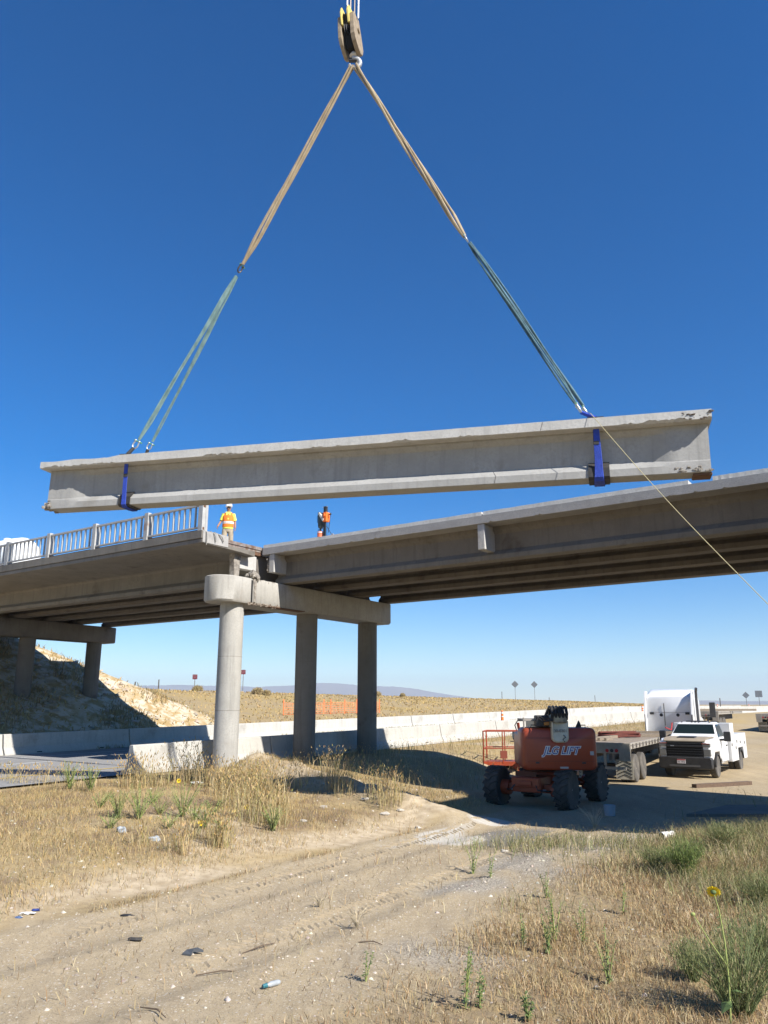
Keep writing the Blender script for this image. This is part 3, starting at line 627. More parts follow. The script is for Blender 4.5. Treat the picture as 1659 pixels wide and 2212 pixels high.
    b = MB(); b.box(-.07, .07, .115, .13, 1.63, 1.665); b.build('glasses', BLACK, t, bevel=.005)
    b = MB(); b.tube([(0, .12, 1.63), (0, .145, 1.595), (0, .12, 1.585)], [.012, .018, .012], 8); b.build('nose', SKIN, t)
    for s in (-1, 1):
        b = MB(); b.sphere((s*.088, .03, 1.62), .025, 8, (.5, .8, 1.2)); b.build('ear', SKIN, t)
        w_ = Vector((-.27, .10, .84)) if s < 0 else Vector((.38, .13, .88))
        for k in range(4):
            o_ = Vector((0, (k-1.5)*.02, 0)); b = MB(); b.tube([w_+o_+Vector((0, 0, .0)), w_+o_+Vector((s*.01, .012, -.06)), w_+o_+Vector((-s*.01, .02, -.085-.01*(k in (1, 2))))], [.011, .010, .008], 6); b.build('finger', SKIN, t, smooth=True)
        b = MB(); b.tube([w_+Vector((0, .03, -.0)), w_+Vector((-s*.01, .06, -.03)), w_+Vector((-s*.01, .065, -.055))], [.012, .011, .009], 6); b.build('thumb', SKIN, t, smooth=True)
    return t
wp = Pd(490, 1190, 28.2); person((wp.x, wp.y, 7.5), math.radians(172))
# ------------------------------------------------------------------ the lifted girder
TA = Vector((-9.05, 19.6, 8.27)); TB = Vector((6.72, 14.95, 7.90)); HG = 1.28
gd = (TB-TA); GL = gd.length; gx_ = gd.normalized(); gn = Vector((-gd.y, gd.x, 0)).normalized(); gz_ = gx_.cross(gn)*-1
gz_ = gn.cross(gx_)*-1 if gn.cross(gx_).z < 0 else gn.cross(gx_)
SW = .50
go = TA+gn*SW-gz_*HG
GM = Matrix(((gx_.x, gn.x, gz_.x, go.x), (gx_.y, gn.y, gz_.y, go.y), (gx_.z, gn.z, gz_.z, go.z), (0, 0, 0, 1)))
g = root('bridge_girder', 'long pale concrete girder hanging in the slings above the bridge', 'girder')
g.matrix_world = GM
random.seed(12)
b = MB(); rings = []; n = 150
for i in range(n+1):
    x = GL*i/n; e = min(x, GL-x)
    blk = 1 if e < .75 else max(0, 1-(e-.75)/.5)
    wb = .085+.135*blk; bf = .24; ch = 0
    z1 = .17; z2 = .33-.08*blk
    h = [(bf-.012, 0), (bf, .012), (bf, z1), (wb+.012, z2), (wb, z2+.02), (wb, .92), (max(.21, wb), 1.02), (max(.21, wb), 1.06)]
    if i == 0: h = [(max(.03, a-.05) if zz < .2 else a, zz) for a, zz in h]
    rings.append([Vector((x+(.10 if i == 0 and zz < .15 else 0), -a, zz)) for a, zz in h]+[Vector((x, a, zz)) for a, zz in reversed(h)])
b.loft(rings); gb = b.build('girder_body', CONCG, g, smooth=True, ang=20)
b = MB(); rings = []; j1 = j2 = 0
for i in range(n*2+1):
    x = -.14+(GL+.2)*i/(n*2); j1 = .8*j1+random.uniform(-.0012, .0012); rgh = any(a0 < x < a1 for a0, a1 in ((-1, 2.1), (4.6, 6.4), (6.9, 8.3), (9.5, 10.0), (11.2, 11.6), (14.6, 17))); j2 = max(0, min(.075, j2*.75+random.uniform(-.028, .034))) if rgh else j2*.5
    drop = 0
    if x < 1.9: drop = .035+.012*math.sin(x*5)
    if 1.9 <= x < 2.3: drop = .05*(2.3-x)/.4
    th = abs(j2)
    rings.append([Vector(p) for p in ((x, -SW+j1+.02+th, 1.062), (x, -SW+j1, 1.072+th), (x, -SW+j1, 1.278-drop-abs(j1)), (x, SW, 1.28-drop), (x, SW, 1.062))])
b.loft(rings); b.build('deck_strip', CONCL, g)
b = MB()
for k in range(40): b.rock((-.02+random.uniform(-.05, .16), random.uniform(-.26, -.1), random.uniform(.03, .17)), random.uniform(.025, .06), jit=.4)
for k in range(16): b.rock((random.uniform(.02, .1), random.uniform(-.2, .2), random.uniform(.0, .06)), random.uniform(.03, .06), jit=.4)
b.build('broken_corner', CONCB, g)
b = MB()
for k in range(22): b.rock((GL-random.uniform(0, .75), -.235+random.uniform(-.015, .01), .04+random.uniform(-.02, .09)), random.uniform(.02, .05), jit=.4, sq=(1.2, .5, .8))
b.build('chipped_edge', CONCB, g)
b = MB(); b.box(GL-.35, GL+.02, -.2, .2, -.05, -.001); b.build('bearing_plate', RUST, g, bevel=.01)
b = MB()
for k in range(24): b.rock((GL+.05-random.uniform(0, .55), -SW+random.uniform(-.01, .03), 1.11+random.uniform(-.04, .12)), random.uniform(.012, .035), jit=.5, sq=(1.5, .6, .6))
b.build('spalled_end', mk('spall_dark', (.14, .11, .085), .95, bump=.6, bscale=40), g)
for px0, x_, tone in ((0, 11.96, 0), (0, 13.02, 1)):
    b = MB()
    if tone: b.bar((x_, -SW-.003, 1.08), (x_+.05, -SW-.003, 1.27), .006, .008)
    else: b.bar((x_, -.243, .02), (x_+.03, -.243, .17), .006, .008); b.bar((x_+.03, -.242, .172), (x_-.05, -.10, .328), .006, .008)
    b.build('crack', mk('crack', (.12, .11, .10), .9), g)
def gw(x, y, z): return GM @ Vector((x, y, z))
def gxof(px, py): # distance along the girder of a pixel on its near slab face
    p = Pn(px, py, gn, (TA).dot(gn)); return (p-TA).dot(gx_)
def frame(d):
    d = d.normalized(); x = d.cross(Vector((0, 1, 0))).normalized(); return x, d.cross(x)
# chokers and pads
def choker(xc, label, plabel, wtop, wbot, skew):
    def band(x0, path, w0, w1, mat, name, par, off):
        b = MB(); ns = 7
        for k in range(ns):
            rr = []
            for i, (y, z, ox) in enumerate(path):
                f = i/(len(path)-1); wd = w0+(w1-w0)*min(1, f*1.6); xx = x0+ox+(k-(ns-1)/2)*wd/ns
                rr.append(Vector((xx, y, z)))
            b.tube([GM @ p for p in rr], [max(.012, (w0+(w1-w0)*min(1, (i/(len(path)-1))*1.6))/ns*.72) for i in range(len(path))], 6)
        return b.build(name, mat, par)
    path = [(-.37, 1.30, skew), (-.37, 1.06, skew*.9), (-.335, .75, skew*.6), (-.30, .40, .0), (-.285, .17, .0), (-.28, .01, 0), (-.22, -.05, 0), (0, -.06, 0), (.22, -.05, 0), (.28, .02, 0), (.30, .4, 0), (.37, 1.06, skew*.9), (.37, 1.30, skew)]
    o = band(xc, path, wtop, wbot, SBLUE, 'blue_sling', None, 0); thing(o, label, 'sling', 'blue slings round the girder')
    pr = root('rubber_pad', plabel, 'pad', group='black pads under the blue slings'); pr.matrix_world = GM
    b = MB(); hw = .17 if skew > 0 else .22
    out = [(-.10, .36), (-.25, .20), (-.258, .0), (-.20, -.015), (.20, -.015), (.258, 0), (.25, .2)]
    b.loft([[Vector((xc-hw, y, z)), Vector((xc+hw, y+.0, z)), Vector((xc+hw, y*1.07, z+(-.02 if abs(y) < .25 and z < .1 else .02))), Vector((xc-hw, y*1.07, z+(-.02 if abs(y) < .25 and z < .1 else .02)))] for y, z in out])
    b.build('pad_sheet', PAD, pr)
    b = MB(); b.box(xc-.17+skew, xc+.17+skew, -.47, -.27, 1.283, 1.31); b.box(xc-.07+skew, xc+.05+skew, -.352, -.345, .72, 1.055); b.build('pad_flap', PAD, pr, bevel=.006)
xl = gxof(266, 985); xr = gxof(1288, 893)
choker(xl, 'faded blue sling wrapped under the left end of the hanging girder', 'black rubber pad under the blue sling at the left end of the girder', .09, .15, .03)
choker(xr, 'bright blue sling wrapped under the right end of the hanging girder', 'black rubber pad under the blue sling at the right end of the girder', .10, .22, -.02)
# rigging
gc = TA.dot(gn)+SW
HK = Pn(762, 140, gn, gc); JL = Pn(518, 582, gn, gc); JR = Pn(1008, 517, gn, gc)
def sling(name, label, a, bpt, strands, wd, rad, mat, sag=0., twist=0., taper=True, group=None, open_top=False):
    b = MB(); d = bpt-a; sx = d.normalized().cross(gn).normalized(); n = 40
    for k in range(strands):
        f = (k-(strands-1)/2); pts = []; rr = []
        ph = random.uniform(0, 6.28)
        for i in range(n+1):
            t = i/n; wv = wd*(min(1, 1 if open_top else t*9, (1-t)*9)*.75+.25 if taper else 1)
            th = twist*t*math.pi+0
            an = th+2*math.pi*k/strands; rw = wv*1.35*(1+.25*math.sin(5*t+k)); sp = f*wv*.35
            pts.append(a+d*t+sx*(math.cos(an)*rw+sp)+gn*math.sin(an)*rw+sx*.008*math.sin(9*t+ph)); rr.append(rad*(.85+.15*math.sin(7*t+ph*3)))
        b.tube(pts, rr, 7)
    o = b.build(name, mat, None, smooth=True); return thing(o, label, 'sling', group)
def shackle(name, label, p, d, s, mat=STEEL, group='steel shackles in the rigging', flip=False):
    t = root(name, label, 'shackle', p, 0, group); d = d.normalized(); x = (gx_ if not flip else gn); x = (x-d*x.dot(d)).normalized()
    b = MB(); pts = [p-p+x*s*.5+d*s*.9]
    for k in range(13):
        an = math.pi*k/12; pts.append(x*math.cos(an)*s*.62-d*math.sin(an)*s*.75+d*s*.1)
    pts.append(-x*s*.5+d*s*.9); b.tube(pts, s*.16, 8); b.build('bow', mat, t, smooth=True)
    for q in (1, -1):
        b = MB(); b.sphere(x*q*s*.52+d*s*.95, s*.27, 10); b.build('ear', mat, t, smooth=True)
    b = MB(); b.cyl(-x*s*.85+d*s*.95, x*s*1.15+d*s*.95, s*.15, 10); b.build('pin', mk('pin_green', (.10, .28, .14), .5), t); return t
ev = (HK-JL).normalized(); evr = (HK-JR).normalized()
sling('beige_sling', 'dirty beige round sling from the hook down to the left', HK+Vector((-.02, 0, -.04)), JL+ev*.16, 5, .042, .034, SBEIGE, twist=1.3, group='beige slings under the hook', open_top=True)
sling('beige_sling', 'dirty beige round sling from the hook down to the right', HK+Vector((.07, 0, -.03)), JR+evr*.10, 5, .042, .034, SBEIGE, twist=-1.6, group='beige slings under the hook', open_top=True)
SL1 = Pn(292, 962, gn, gc-.3); SL2 = Pn(322, 966, gn, gc+.3); SR1 = Pn(1252, 885, gn, gc-.25); SR2 = Pn(1266, 890, gn, gc+.2)
sling('teal_sling', 'worn pale teal sling, outer one on the left side', JL-ev*.2, SL1+Vector((.08, 0, .15)), 4, .030, .024, STEAL, twist=.6, group='teal slings above the girder')
sling('teal_sling', 'worn pale teal sling, inner one on the left side', JL-ev*.2+gn*.05, SL2+Vector((.08, 0, .15)), 3, .030, .024, STEAL, twist=-.5, group='teal slings above the girder')
sling('teal_sling', 'dark teal sling, lower one on the right side', JR-evr*.14, SR1+Vector((-.08, 0, .14)), 4, .032, .026, STEALD, twist=.8, group='teal slings above the girder')
sling('teal_sling', 'dark teal sling, upper one on the right side', JR-evr*.14+Vector((.03, 0, .03)), SR2+Vector((-.05, 0, .15)), 3, .030, .026, STEALD, twist=-.4, group='teal slings above the girder')
shackle('shackle', 'dark shackle joining the beige and teal slings on the left', JL, ev, .13, mk('dark_steel', (.10, .08, .07), .5, metal=.5), flip=True)
shackle('shackle', 'bright shackle joining the beige and teal slings on the right', JR, evr, .11, flip=True)
shackle('shackle', 'steel shackle at the foot of the outer left teal sling', SL1, (JL-SL1), .13)
shackle('shackle', 'steel shackle at the foot of the inner left teal sling', SL2, (JL-SL2), .11)
shackle('shackle', 'steel shackle at the foot of the lower right teal sling', SR1, (JR-SR1), .14, flip=True)
shackle('shackle', 'steel shackle at the foot of the upper right teal sling', SR2, (JR-SR2), .13, flip=True)
for p, q, lab in ((SL1, xl, 'left near'), (SL2, xl, 'left far'), (SR1, xr, 'right near'), (SR2, xr, 'right far')):
    b = MB(); top = gw(q+(.03 if q == xl else -.02), -.37 if 'near' in lab else .37, 1.32); b.tube([p-(JL-p if 'left' in lab else JR-p).normalized()*.08, top], [.045, .05], 8)
    thing(b.build('sling_eye', SBLUE if 'right' in lab else PAD, None), f'{lab} sling eye between shackle and girder top', 'sling eye', 'sling eyes on the girder top')
# hook block
BT = Pn(752, 22, gn, gc); BB_ = Pn(764, 122, gn, gc); ax = (BT-BB_).normalized()
hb = root('hook_block', 'crane hook block with grimy cheek plates and yellow top', 'hook block', BB_)
by = Vector((.35, .937, 0)); by = (by-ax*by.dot(ax)).normalized(); bx = by.cross(ax).normalized()
if bx.x < 0: bx = -bx
L_ = (BT-BB_).length
def plate(pts, x0, x1, name, mat):
    b = MB(); b.loft([[bx*xx+by*p[0]*-1+ax*p[1]*L_ for p in pts] for xx in (x0, x1)]); return b.build(name, mat, hb, bevel=.01)
out = [(-.16, .04), (.02, -.02), (.14, .02), (.30, .13), (.37, .25), (.33, .42), (.22, .78), (-.20, .82), (-.26, .5), (-.28, .2)]
plate(out, -.27, -.17, 'cheek_plate', GRIME); plate(out, .10, .22, 'cheek_plate', GRIME)
out2 = [(-.22, .55), (.30, .55), (.29, .82), (.16, 1.0), (-.2, 1.0)]
plate(out2, -.165, -.12, 'yellow_plate', YEL); plate(out2, .035, .095, 'yellow_plate', YEL)
plate([(-.14, .1), (.16, .1), (.2, .45), (.15, .85), (-.15, .85)], -.13, .06, 'dark_gap_fill', DARK)  # near-black filler added to paint the shaded gap between the cheek plates
for xx in (-.06, .0):
    b = MB(); rg = []
    for r_, h in ((.05, -.025), (.30, -.025), (.26, 0), (.30, .025), (.05, .025)):
        rg.append([bx*(xx+h)+by*math.cos(t)*r_+ax*(math.sin(t)*r_+L_*.48) for t in [2*math.pi*k/24 for k in range(24)]])
    b.loft(rg); b.build('sheave', BLACK, hb)
b = MB(); b.cyl(bx*-.3+ax*L_*.48, bx*.26+ax*L_*.48, .07, 14); b.cyl(bx*-.3+ax*L_*.85, bx*.2+ax*L_*.85, .035, 10); b.build('axle', GRIME, hb)
hk = MB(); c = HK-BB_+Vector((0, 0, .05)); pts = [Vector((0, 0, .12)), Vector((.0, 0, .0))]
for k in range(12):
    an = math.radians(100-24*k); pts.append(c+Vector((.05, 0, .0))+Vector((math.cos(an)*.15, 0, math.sin(an)*.15)))
hk.tube(pts, [.07, .08]+[.085-.004*k for k in range(12)], 10); hk.build('hook', mk('hook_steel', (.45, .46, .47), .5, metal=.3, col2=(.34, .34, .34), nscale=8), hb, smooth=True)
b = MB(); b.sphere((0, 0, .02), .11, 12, (1.1, 1.1, .7)); b.build('swivel', mk('hook_pale', (.50, .47, .42), .6), hb, smooth=True)
b = MB(); b.box(-.13, .1, -.05, .05, -.17, -.08); b.build('latch', BLACK, hb, bevel=.01)
for k, (px, lab) in enumerate(((750, 'left wire rope'), (757, 'second wire rope'), (766, 'third wire rope'), (774, 'right wire rope'))):
    a = Pn(px, 25+8*(k == 3), gn, gc+(.0 if k in (0, 3) else .05)); b = MB(); b.tube([a+Vector((0, 0, -.3 if k in (1, 2) else -.1)), a+Vector((0, 0, 14))], .018 if k in (0, 3) else .025, 8)
    thing(b.build('wire_rope', WIRE if k in (0, 3) else mk('wire_dark', (.16, .14, .13), .5, metal=.5), None), f'{lab} running up from the crane hook block', 'wire rope', 'hoist ropes')
# tag line
a = Pn(1276, 893, gn, gc-.54); mid = Pn(1430, 1065, gn, gc-.9); e1 = Pn(1659, 1305, gn, gc-3.4); e2 = e1+(e1-mid)*1.2; e2.z = max(e2.z, hz(e2.x, e2.y)+1.0)
b = MB(); pts = []
for i in range(61):
    t_ = i/60; p = a*(1-t_)**2+mid*2*t_*(1-t_)*1+e1*t_**2 if False else (a.lerp(e1, t_)+Vector((0, 0, -.10*math.sin(math.pi*t_)))); pts.append(p)
pts.insert(0, Vector(SR2)); pts.append(e1+(e1-pts[-2]).normalized()*3.0)
b.tube(pts, .0065, 6); thing(b.build('tag_line', ROPEY, None), 'thin yellow tag line running from the girder down to the right', 'rope')
# ------------------------------------------------------------------ concrete barriers
JP = [(.30, 0), (.30, .09), (.165, .34), (.085, .84), (.065, .86)]
JP = JP+[(-x, z) for x, z in reversed(JP)]
bm_cache = {}
def barrier_mesh(L):
    b = MB(); n = 8; b.loft([[Vector((x, L*i/n, z)) for x, z in JP] for i in range(n+1)])
    me = bpy.data.meshes.new('barrier_shell'); me.from_pydata(b.v, [], b.f); me.materials.append(BARR); me.update(); return me
BMS = barrier_mesh(6.04)
slot = MB()
for s in (1, -1): slot.box(s*.255, s*.298, -.11, .11, .02, .13)
SLM = bpy.data.meshes.new('slot'); SLM.from_pydata(slot.v, [], slot.f); SLM.materials.append(DARK)  # solid dark boxes paint the shade of open slots
lift_ = MB(); lift_.lathe([(.03, -.2), (.03, .2)], (0, 0, .55), 'x', 10); LFM = bpy.data.meshes.new('hole'); LFM.from_pydata(lift_.v, [], lift_.f); LFM.materials.append(DARK)
def barrier(u, v, label, group, detail=True):
    z = float(roadz(v))-.05; tilt = math.atan(.012)*(1 if v < 93 else 0)
    r = root('concrete_barrier', label, 'barrier', W(u, v, z), AZ+random.uniform(-.003, .003), group); r.rotation_euler.rotate_axis('X', tilt)
    o = bpy.data.objects.new('barrier_shell', BMS); COL.objects.link(o); o.parent = r
    bv = o.modifiers.new('bevel', 'BEVEL'); bv.width = .015; bv.segments = 2
    if detail:
        for k in (1.5, 4.5):
            s = bpy.data.objects.new('drain_slot_shade', SLM); COL.objects.link(s); s.parent = r; s.location = (0, k, 0)
    return r
for i in range(20):
    barrier(-20.12, 15.75+i*6.1, f'concrete barrier section in the near row, {ORD[i]} from its open end', 'near row of concrete barriers', i < 9)
for i in range(29):
    barrier(-30.95, -6.5+i*6.1, f'concrete barrier section in the far row, {ORD[i]} counting from the left edge', 'far row of concrete barriers', 3 < i < 14)
# ------------------------------------------------------------------ signs, posts, cones, orange fence
def crest(px, u=-79.5):
    t = (px-CX)/1712.; Yd = u/(U.x*t+U.y); return Vector((t*Yd, Yd, hz(t*Yd, Yd)))
def sign(px, ytop, ybase, kind, label, group, w_, h_, u=-79.5, d=None):
    p = crest(px, u) if d is None else Vector(((px-CX)/1712.*d, d, hz((px-CX)/1712.*d, d)))
    top = Pd(px, ytop, p.y).z; H = top-p.z
    r = root('road_sign', label, 'road sign', p, 0, group); r.rotation_euler[2] = -math.atan2(p.x, p.y)*.5
    b = MB(); b.box(-.05, .05, -.02, .03, -.3, H-h_*.1); b.build('post', POSTM, r)
    b = MB(); M = Matrix.Translation((0, -.04, H-h_/2))
    if kind == 'diamond':
        s = h_/2*.96; b.loft([[Vector((x, y, z)) for x, z in ((0, s), (s, 0), (0, -s), (-s, 0))] for y in (-.045, -.03)]); b.v = [(x, y, z+H-h_/2) for x, y, z in b.v]
    else: b.box(-w_/2, w_/2, -.045, -.03, H-h_, H)
    b.build('panel', SIGNR if kind == 'red' else SIGNG, r)
    if kind == 'red':
        Mt = Matrix.Translation((0, -.047, H-h_*.32)) @ Matrix.Rotation(math.pi/2, 4, 'X'); text('lettering', 'WRONG', h_*.33, SIGNT, Mt, r, sx=.9)
        Mt = Matrix.Translation((0, -.047, H-h_*.68)) @ Matrix.Rotation(math.pi/2, 4, 'X'); text('lettering', 'WAY', h_*.33, SIGNT, Mt, r, sx=.9)
    return r
sign(418, 1457, 1492, 'red', 'small red wrong way sign on the skyline left of the near column', 'red signs', .62, .62)
sign(523, 1447, 1500, 'red', 'small red wrong way sign on the skyline right of the near column', 'red signs', .62, .62)
sign(1114, 1470, 1508, 'diamond', 'grey back of a diamond sign on the ridge, left one of the pair', 'grey diamond signs', 1.2, 1.75)
sign(1156, 1471, 1508, 'diamond', 'grey back of a diamond sign on the ridge, right one of the pair', 'grey diamond signs', 1.2, 1.75)
sign(1613, 1494, 1525, 'diamond', 'small grey diamond sign near the right edge beyond the trailers', 'grey diamond signs', 1.2, 1.35, d=150)
sign(1641, 1492, 1525, 'square', 'small grey square sign at the far right beyond the trailers', None, 1.25, 1.2, d=150)
for k, (px, yt) in enumerate(((289, 1478), (340, 1468), (1085, 1494), (1187, 1507), (1286, 1502), (1556, 1508))):
    p = crest(px) if px < 1500 else Vector(((px-CX)/1712*140, 140, 0)); p.z = hz(p.x, p.y); H = max(.9, min(3.2, Pd(px, yt, p.y).z-p.z)); b = MB(); b.box(p.x-.06, p.x+.06, p.y-.06, p.y+.06, p.z-.3, p.z+H)
    thing(b.build('fence_post', mk('post_dark', (.10, .09, .08), .8), None), f'thin dark post on the skyline, {ORD[k]} from the left', 'post', 'skyline posts')
def cone(px, d, u, label):
    t = (px-CX)/1712.; Yd = d; x = t*Yd; z = float(roadz(V.x*x+V.y*Yd)); r = root('traffic_cone', label, 'traffic cone', (x, Yd, z), 0, 'orange cones on the road')
    b = MB(); b.lathe([(.13, .05), (.11, .4), (.075, 1.06), (.04, 1.08)], n=14); b.build('cone_body', CONE, r, smooth=True)
    for zz in (.62, .86):
        b = MB(); b.lathe([(.106-.033*(zz-.4)*1.5+.004, zz), (.098-.033*(zz-.4)*1.5+.004, zz+.12)], n=14); b.build('reflective_band', REFL, r)
    b = MB(); b.box(-.2, .2, -.2, .2, 0, .05); b.build('base', BLACK, r)
for px, d, lab in ((1084, 60, 'orange tube cone on the road behind the boom lift'), (1387, 82, 'orange tube cone on the road left of the white sleeper cab'), (1549, 112, 'orange tube cone on the road right of the white sleeper cab'), (1617, 125, 'orange tube cone farthest right on the road')): cone(px, d, 0, lab)
def snowfence(pxs, base_y, h, label):
    pts = []
    for px in pxs:
        t = (px-CX)/1712.; Yd = -46/(U.x*t+U.y); pts.append(Vector((t*Yd, Yd, hz(t*Yd, Yd))))
    r = root('snow_fence', label, 'fence', pts[0]); o = pts[0]
    for p in pts:
        b = MB(); b.box(p.x-.04, p.x+.04, p.y-.04, p.y+.04, p.z-.2, p.z+h+.25); b.build('stake', FENCEO, r, origin=o)
    for p, q in zip(pts, pts[1:]):
        b = MB(); nv = int((q-p).length/.22)
        for i in range(nv+1):
            a = p.lerp(q, i/max(1, nv)); b.box(a.x-.010, a.x+.010, a.y-.006, a.y+.006, a.z+.05, a.z+h)
        for k in range(6):
            zz = .08+(h-.1)*k/5; b.bar(p+Vector((0, .01, zz)), q+Vector((0, .01, zz-.12*(k == 5)*random.random())), .012, .017)
        b.build('mesh_panel', FENCEO, r, origin=o)
snowfence([613, 640, 668, 700, 715, 745, 771, 790, 820], 1555, 1.1, 'orange plastic snow fence in the dry field between the columns')
# ------------------------------------------------------------------ wheels
def wheel(r, c, R, wd, rim, tyre=RUBBER, side=1, name='wheel', lugs=False, rimr=.56, hub=True):
    x, y, z = c
    e = bpy.data.objects.new(name, None); COL.objects.link(e); e.parent = r; e.location = c
    h = wd/2; b = MB(); b.lathe([(R*rimr, -h*.8), (R*.8, -h), (R*.95, -h*.92), (R, -h*.7), (R, h*.7), (R*.95, h*.92), (R*.8, h), (R*rimr, h*.8)], (0, 0, 0), 'x', 32)
    if lugs:
        for k in range(18):
            for s in (-1, 1):
                an = 2*math.pi*(k+(.5 if s > 0 else 0))/18; M = Matrix.Rotation(an, 4, 'X') @ Matrix.Translation((s*h*.5, 0, R*.99)) @ Matrix.Rotation(s*.5, 4, 'Z')
                b.box(-h*.56, h*.56, -.05, .05, -.02, .035, M)
    else:
        for k in (-.45, 0, .45): b.lathe([(R+.004, h*k-.025), (R+.006, h*k), (R+.004, h*k+.025)], (0, 0, 0), 'x', 32)
    b.build('tyre', tyre, e, smooth=True, ang=30)
    b = MB(); s = side
    b.lathe([(R*rimr*1.02, -h*.7*s), (R*rimr, h*.78*s), (R*rimr*.86, h*.74*s), (R*rimr*.8, h*.25*s), (R*.22, h*.3*s), (R*.2, h*.75*s), (R*.05, h*.8*s)], (0, 0, 0), 'x', 28); b.build('rim', rim, e, smooth=True, ang=30)
    if hub:
        b = MB()
        for k in range(8):
            an = 2*math.pi*k/8; b.box(s*h*.28, s*h*.36, R*.33*math.cos(an)-.018, R*.33*math.cos(an)+.018, R*.33*math.sin(an)-.018, R*.33*math.sin(an)+.018)
        b.build('wheel_nuts', BLACK if rim is not BLACK else STEEL, e)
    return e
# ------------------------------------------------------------------ boom lift
fl = G(1075, 1738); fr = G(1226, 1747); lc = (fl+fr)/2; laz = math.radians(33)
lc.z = min(fl.z, fr.z)-.0
LR = root('boom_lift', 'orange boom lift with cream boom end parked in the shade', 'boom lift', lc, laz)
LMi = (Matrix.Translation(lc) @ Matrix.Rotation(-laz, 4, 'Z')).inverted()
trk = 1.02
for y, s in ((0, -1), (0, 1), (2.5, -1), (2.5, 1)): wheel(LR, (s*trk, y, .515), .515, .40, RIMG, RUBBER, s, lugs=True)
b = MB(); b.box(-.42, .42, -.35, 2.8, .42, .82); b.box(-.55, .55, .5, 2.0, .5, .9); b.build('chassis', ORNG, LR, bevel=.03)
b = MB(); b.box(-.40, .40, -.42, -.351, .55, .80); b.box(-.2, .2, -.47, -.42, .60, .72); b.build('front_plate', ORNG, LR, bevel=.02)
for y in (0, 2.5):
    b = MB(); b.box(-.85, .85, y-.12, y+.12, .40, .62); b.build('axle', mk('axle_dark_orange', (.30, .06, .02), .6), LR, bevel=.03)
    for s in (-1, 1):
        b = MB(); b.cyl((s*.62, y, .5), (s*.84, y, .5), .2, 18); b.build('wheel_hub', ORNG, LR)
b = MB(); b.cyl((-.5, -.18, .47), (.5, -.18, .47), .035); b.build('steering_ram', STEEL, LR)
b = MB(); b.lathe([(.55, .88), (.55, .98)], (0, 1.25, 0), 'z', 30); b.build('slew_ring', BLACK, LR)
tT = Matrix.Translation((.16, 1.18, 0)) @ Matrix.Rotation(laz-math.radians(3), 4, 'Z')
def tb(mb, name, mat, bevel=.0, smooth=False):
    mb.v = [tuple(tT @ Vector(p)) for p in mb.v]; return mb.build(name, mat, LR, bevel=bevel, smooth=smooth)
def rrect(x0, x1, z0, z1, r, n=4):
    pts = []
    for cx_, cz_, a0 in ((x1-r, z1-r, 0), (x0+r, z1-r, 90), (x0+r, z0+r, 180), (x1-r, z0+r, 270)):
        for k in range(n+1):
            a = math.radians(a0+90*k/n); pts.append((cx_+r*math.cos(a), cz_+r*math.sin(a)))
    return pts
b = MB(); rg = []
for y, gr, top in ((-1.66, -.10, -.06), (-1.62, -.03, -.01), (-1.55, 0, 0), (-1.2, .02, 0), (-.72, .02, 0)):
    rg.append([Vector((x*(1-.035*max(0, (1.3-z))), y, z)) for x, z in rrect(-1.0-gr, 1.0+gr, 1.02-gr*.6, 2.13+top, .14)])
b.loft(rg); tb(b, 'counterweight', ORNG, smooth=True)
b = MB(); b.box(-.93, .93, -1.675, -1.672, 1.86, 1.868) ; tb(b, 'panel_seam', BLACK)
b = MB(); b.box(-.88, .88, -1.674, -1.671, 1.26, 1.266); tb(b, 'panel_seam', BLACK)
b = MB(); b.box(-.92, -.28, -.718, 1.3, 1.0, 1.95); tb(b, 'engine_hood', ORNG, bevel=.08)
b = MB(); b.box(.32, .90, -.718, 1.3, .98, 1.95); tb(b, 'tank_cover', ORNG, bevel=.08)
b = MB(); b.box(-.27, .31, -1.2, 1.0, 1.0, 1.5); tb(b, 'turntable_frame', ORNG, bevel=.02)
# cream upright and hoses at the back of the boom
b = MB(); rg = []
for y, g_ in ((-2.03, -.03), (-2.0, 0), (-1.78, 0), (-1.74, -.02)):
    rg.append([Vector((x+.02*(z-2.3), y+.18*(z-1.7)*(1 if z > 2.3 else 0), z)) for x, z in rrect(-.24-g_, .20+g_, 1.76-g_, 2.42+g_, .12)])
b.loft(rg); tb(b, 'boom_upright', CREAM, smooth=True)
b = MB(); b.box(-.20, .17, -2.05, -1.70, 2.26, 2.52); tb(b, 'upright_head', mk('cream_dirty', (.36, .31, .20), .6, col2=(.13, .11, .08), nscale=6, nmix=.4), bevel=.04)
for k in range(5):
    xx = -.22+k*.095; b = MB(); b.tube([tT @ Vector(p) for p in ((xx, -1.98, 2.36), (xx, -2.08, 2.52), (xx, -1.96, 2.65), (xx, -1.6, 2.68), (xx, -1.2, 2.56), (xx, -.7, 2.4))], .045, 8); b.build('hose', BLACK, LR, smooth=True)
b = MB(); b.box(-.62, -.26, -1.75, -1.3, 2.16, 2.46); tb(b, 'valve_block', BLACK, bevel=.03)
b = MB(); b.box(-.42, -.28, -1.85, -1.5, 2.2, 2.38); tb(b, 'amber_fitting', mk('amber', (.35, .16, .03), .5), bevel=.02)
b = MB(); b.tube([tT @ Vector(p) for p in ((.04, -2.07, 1.96), (.10, -2.09, 1.90), (.02, -2.09, 1.85), (.07, -2.08, 1.78))], .012, 6); b.build('chain', BLACK, LR)
b = MB(); b.loft([[Vector((-.35+x*.14, y, z+dz)) for x, z in ((-1, -.12), (1, -.12), (1, .12), (-1, .12))] for y, dz in ((-1.7, 2.28), (1.6, 2.15))]); tb(b, 'tower_boom', CREAM, bevel=.02)
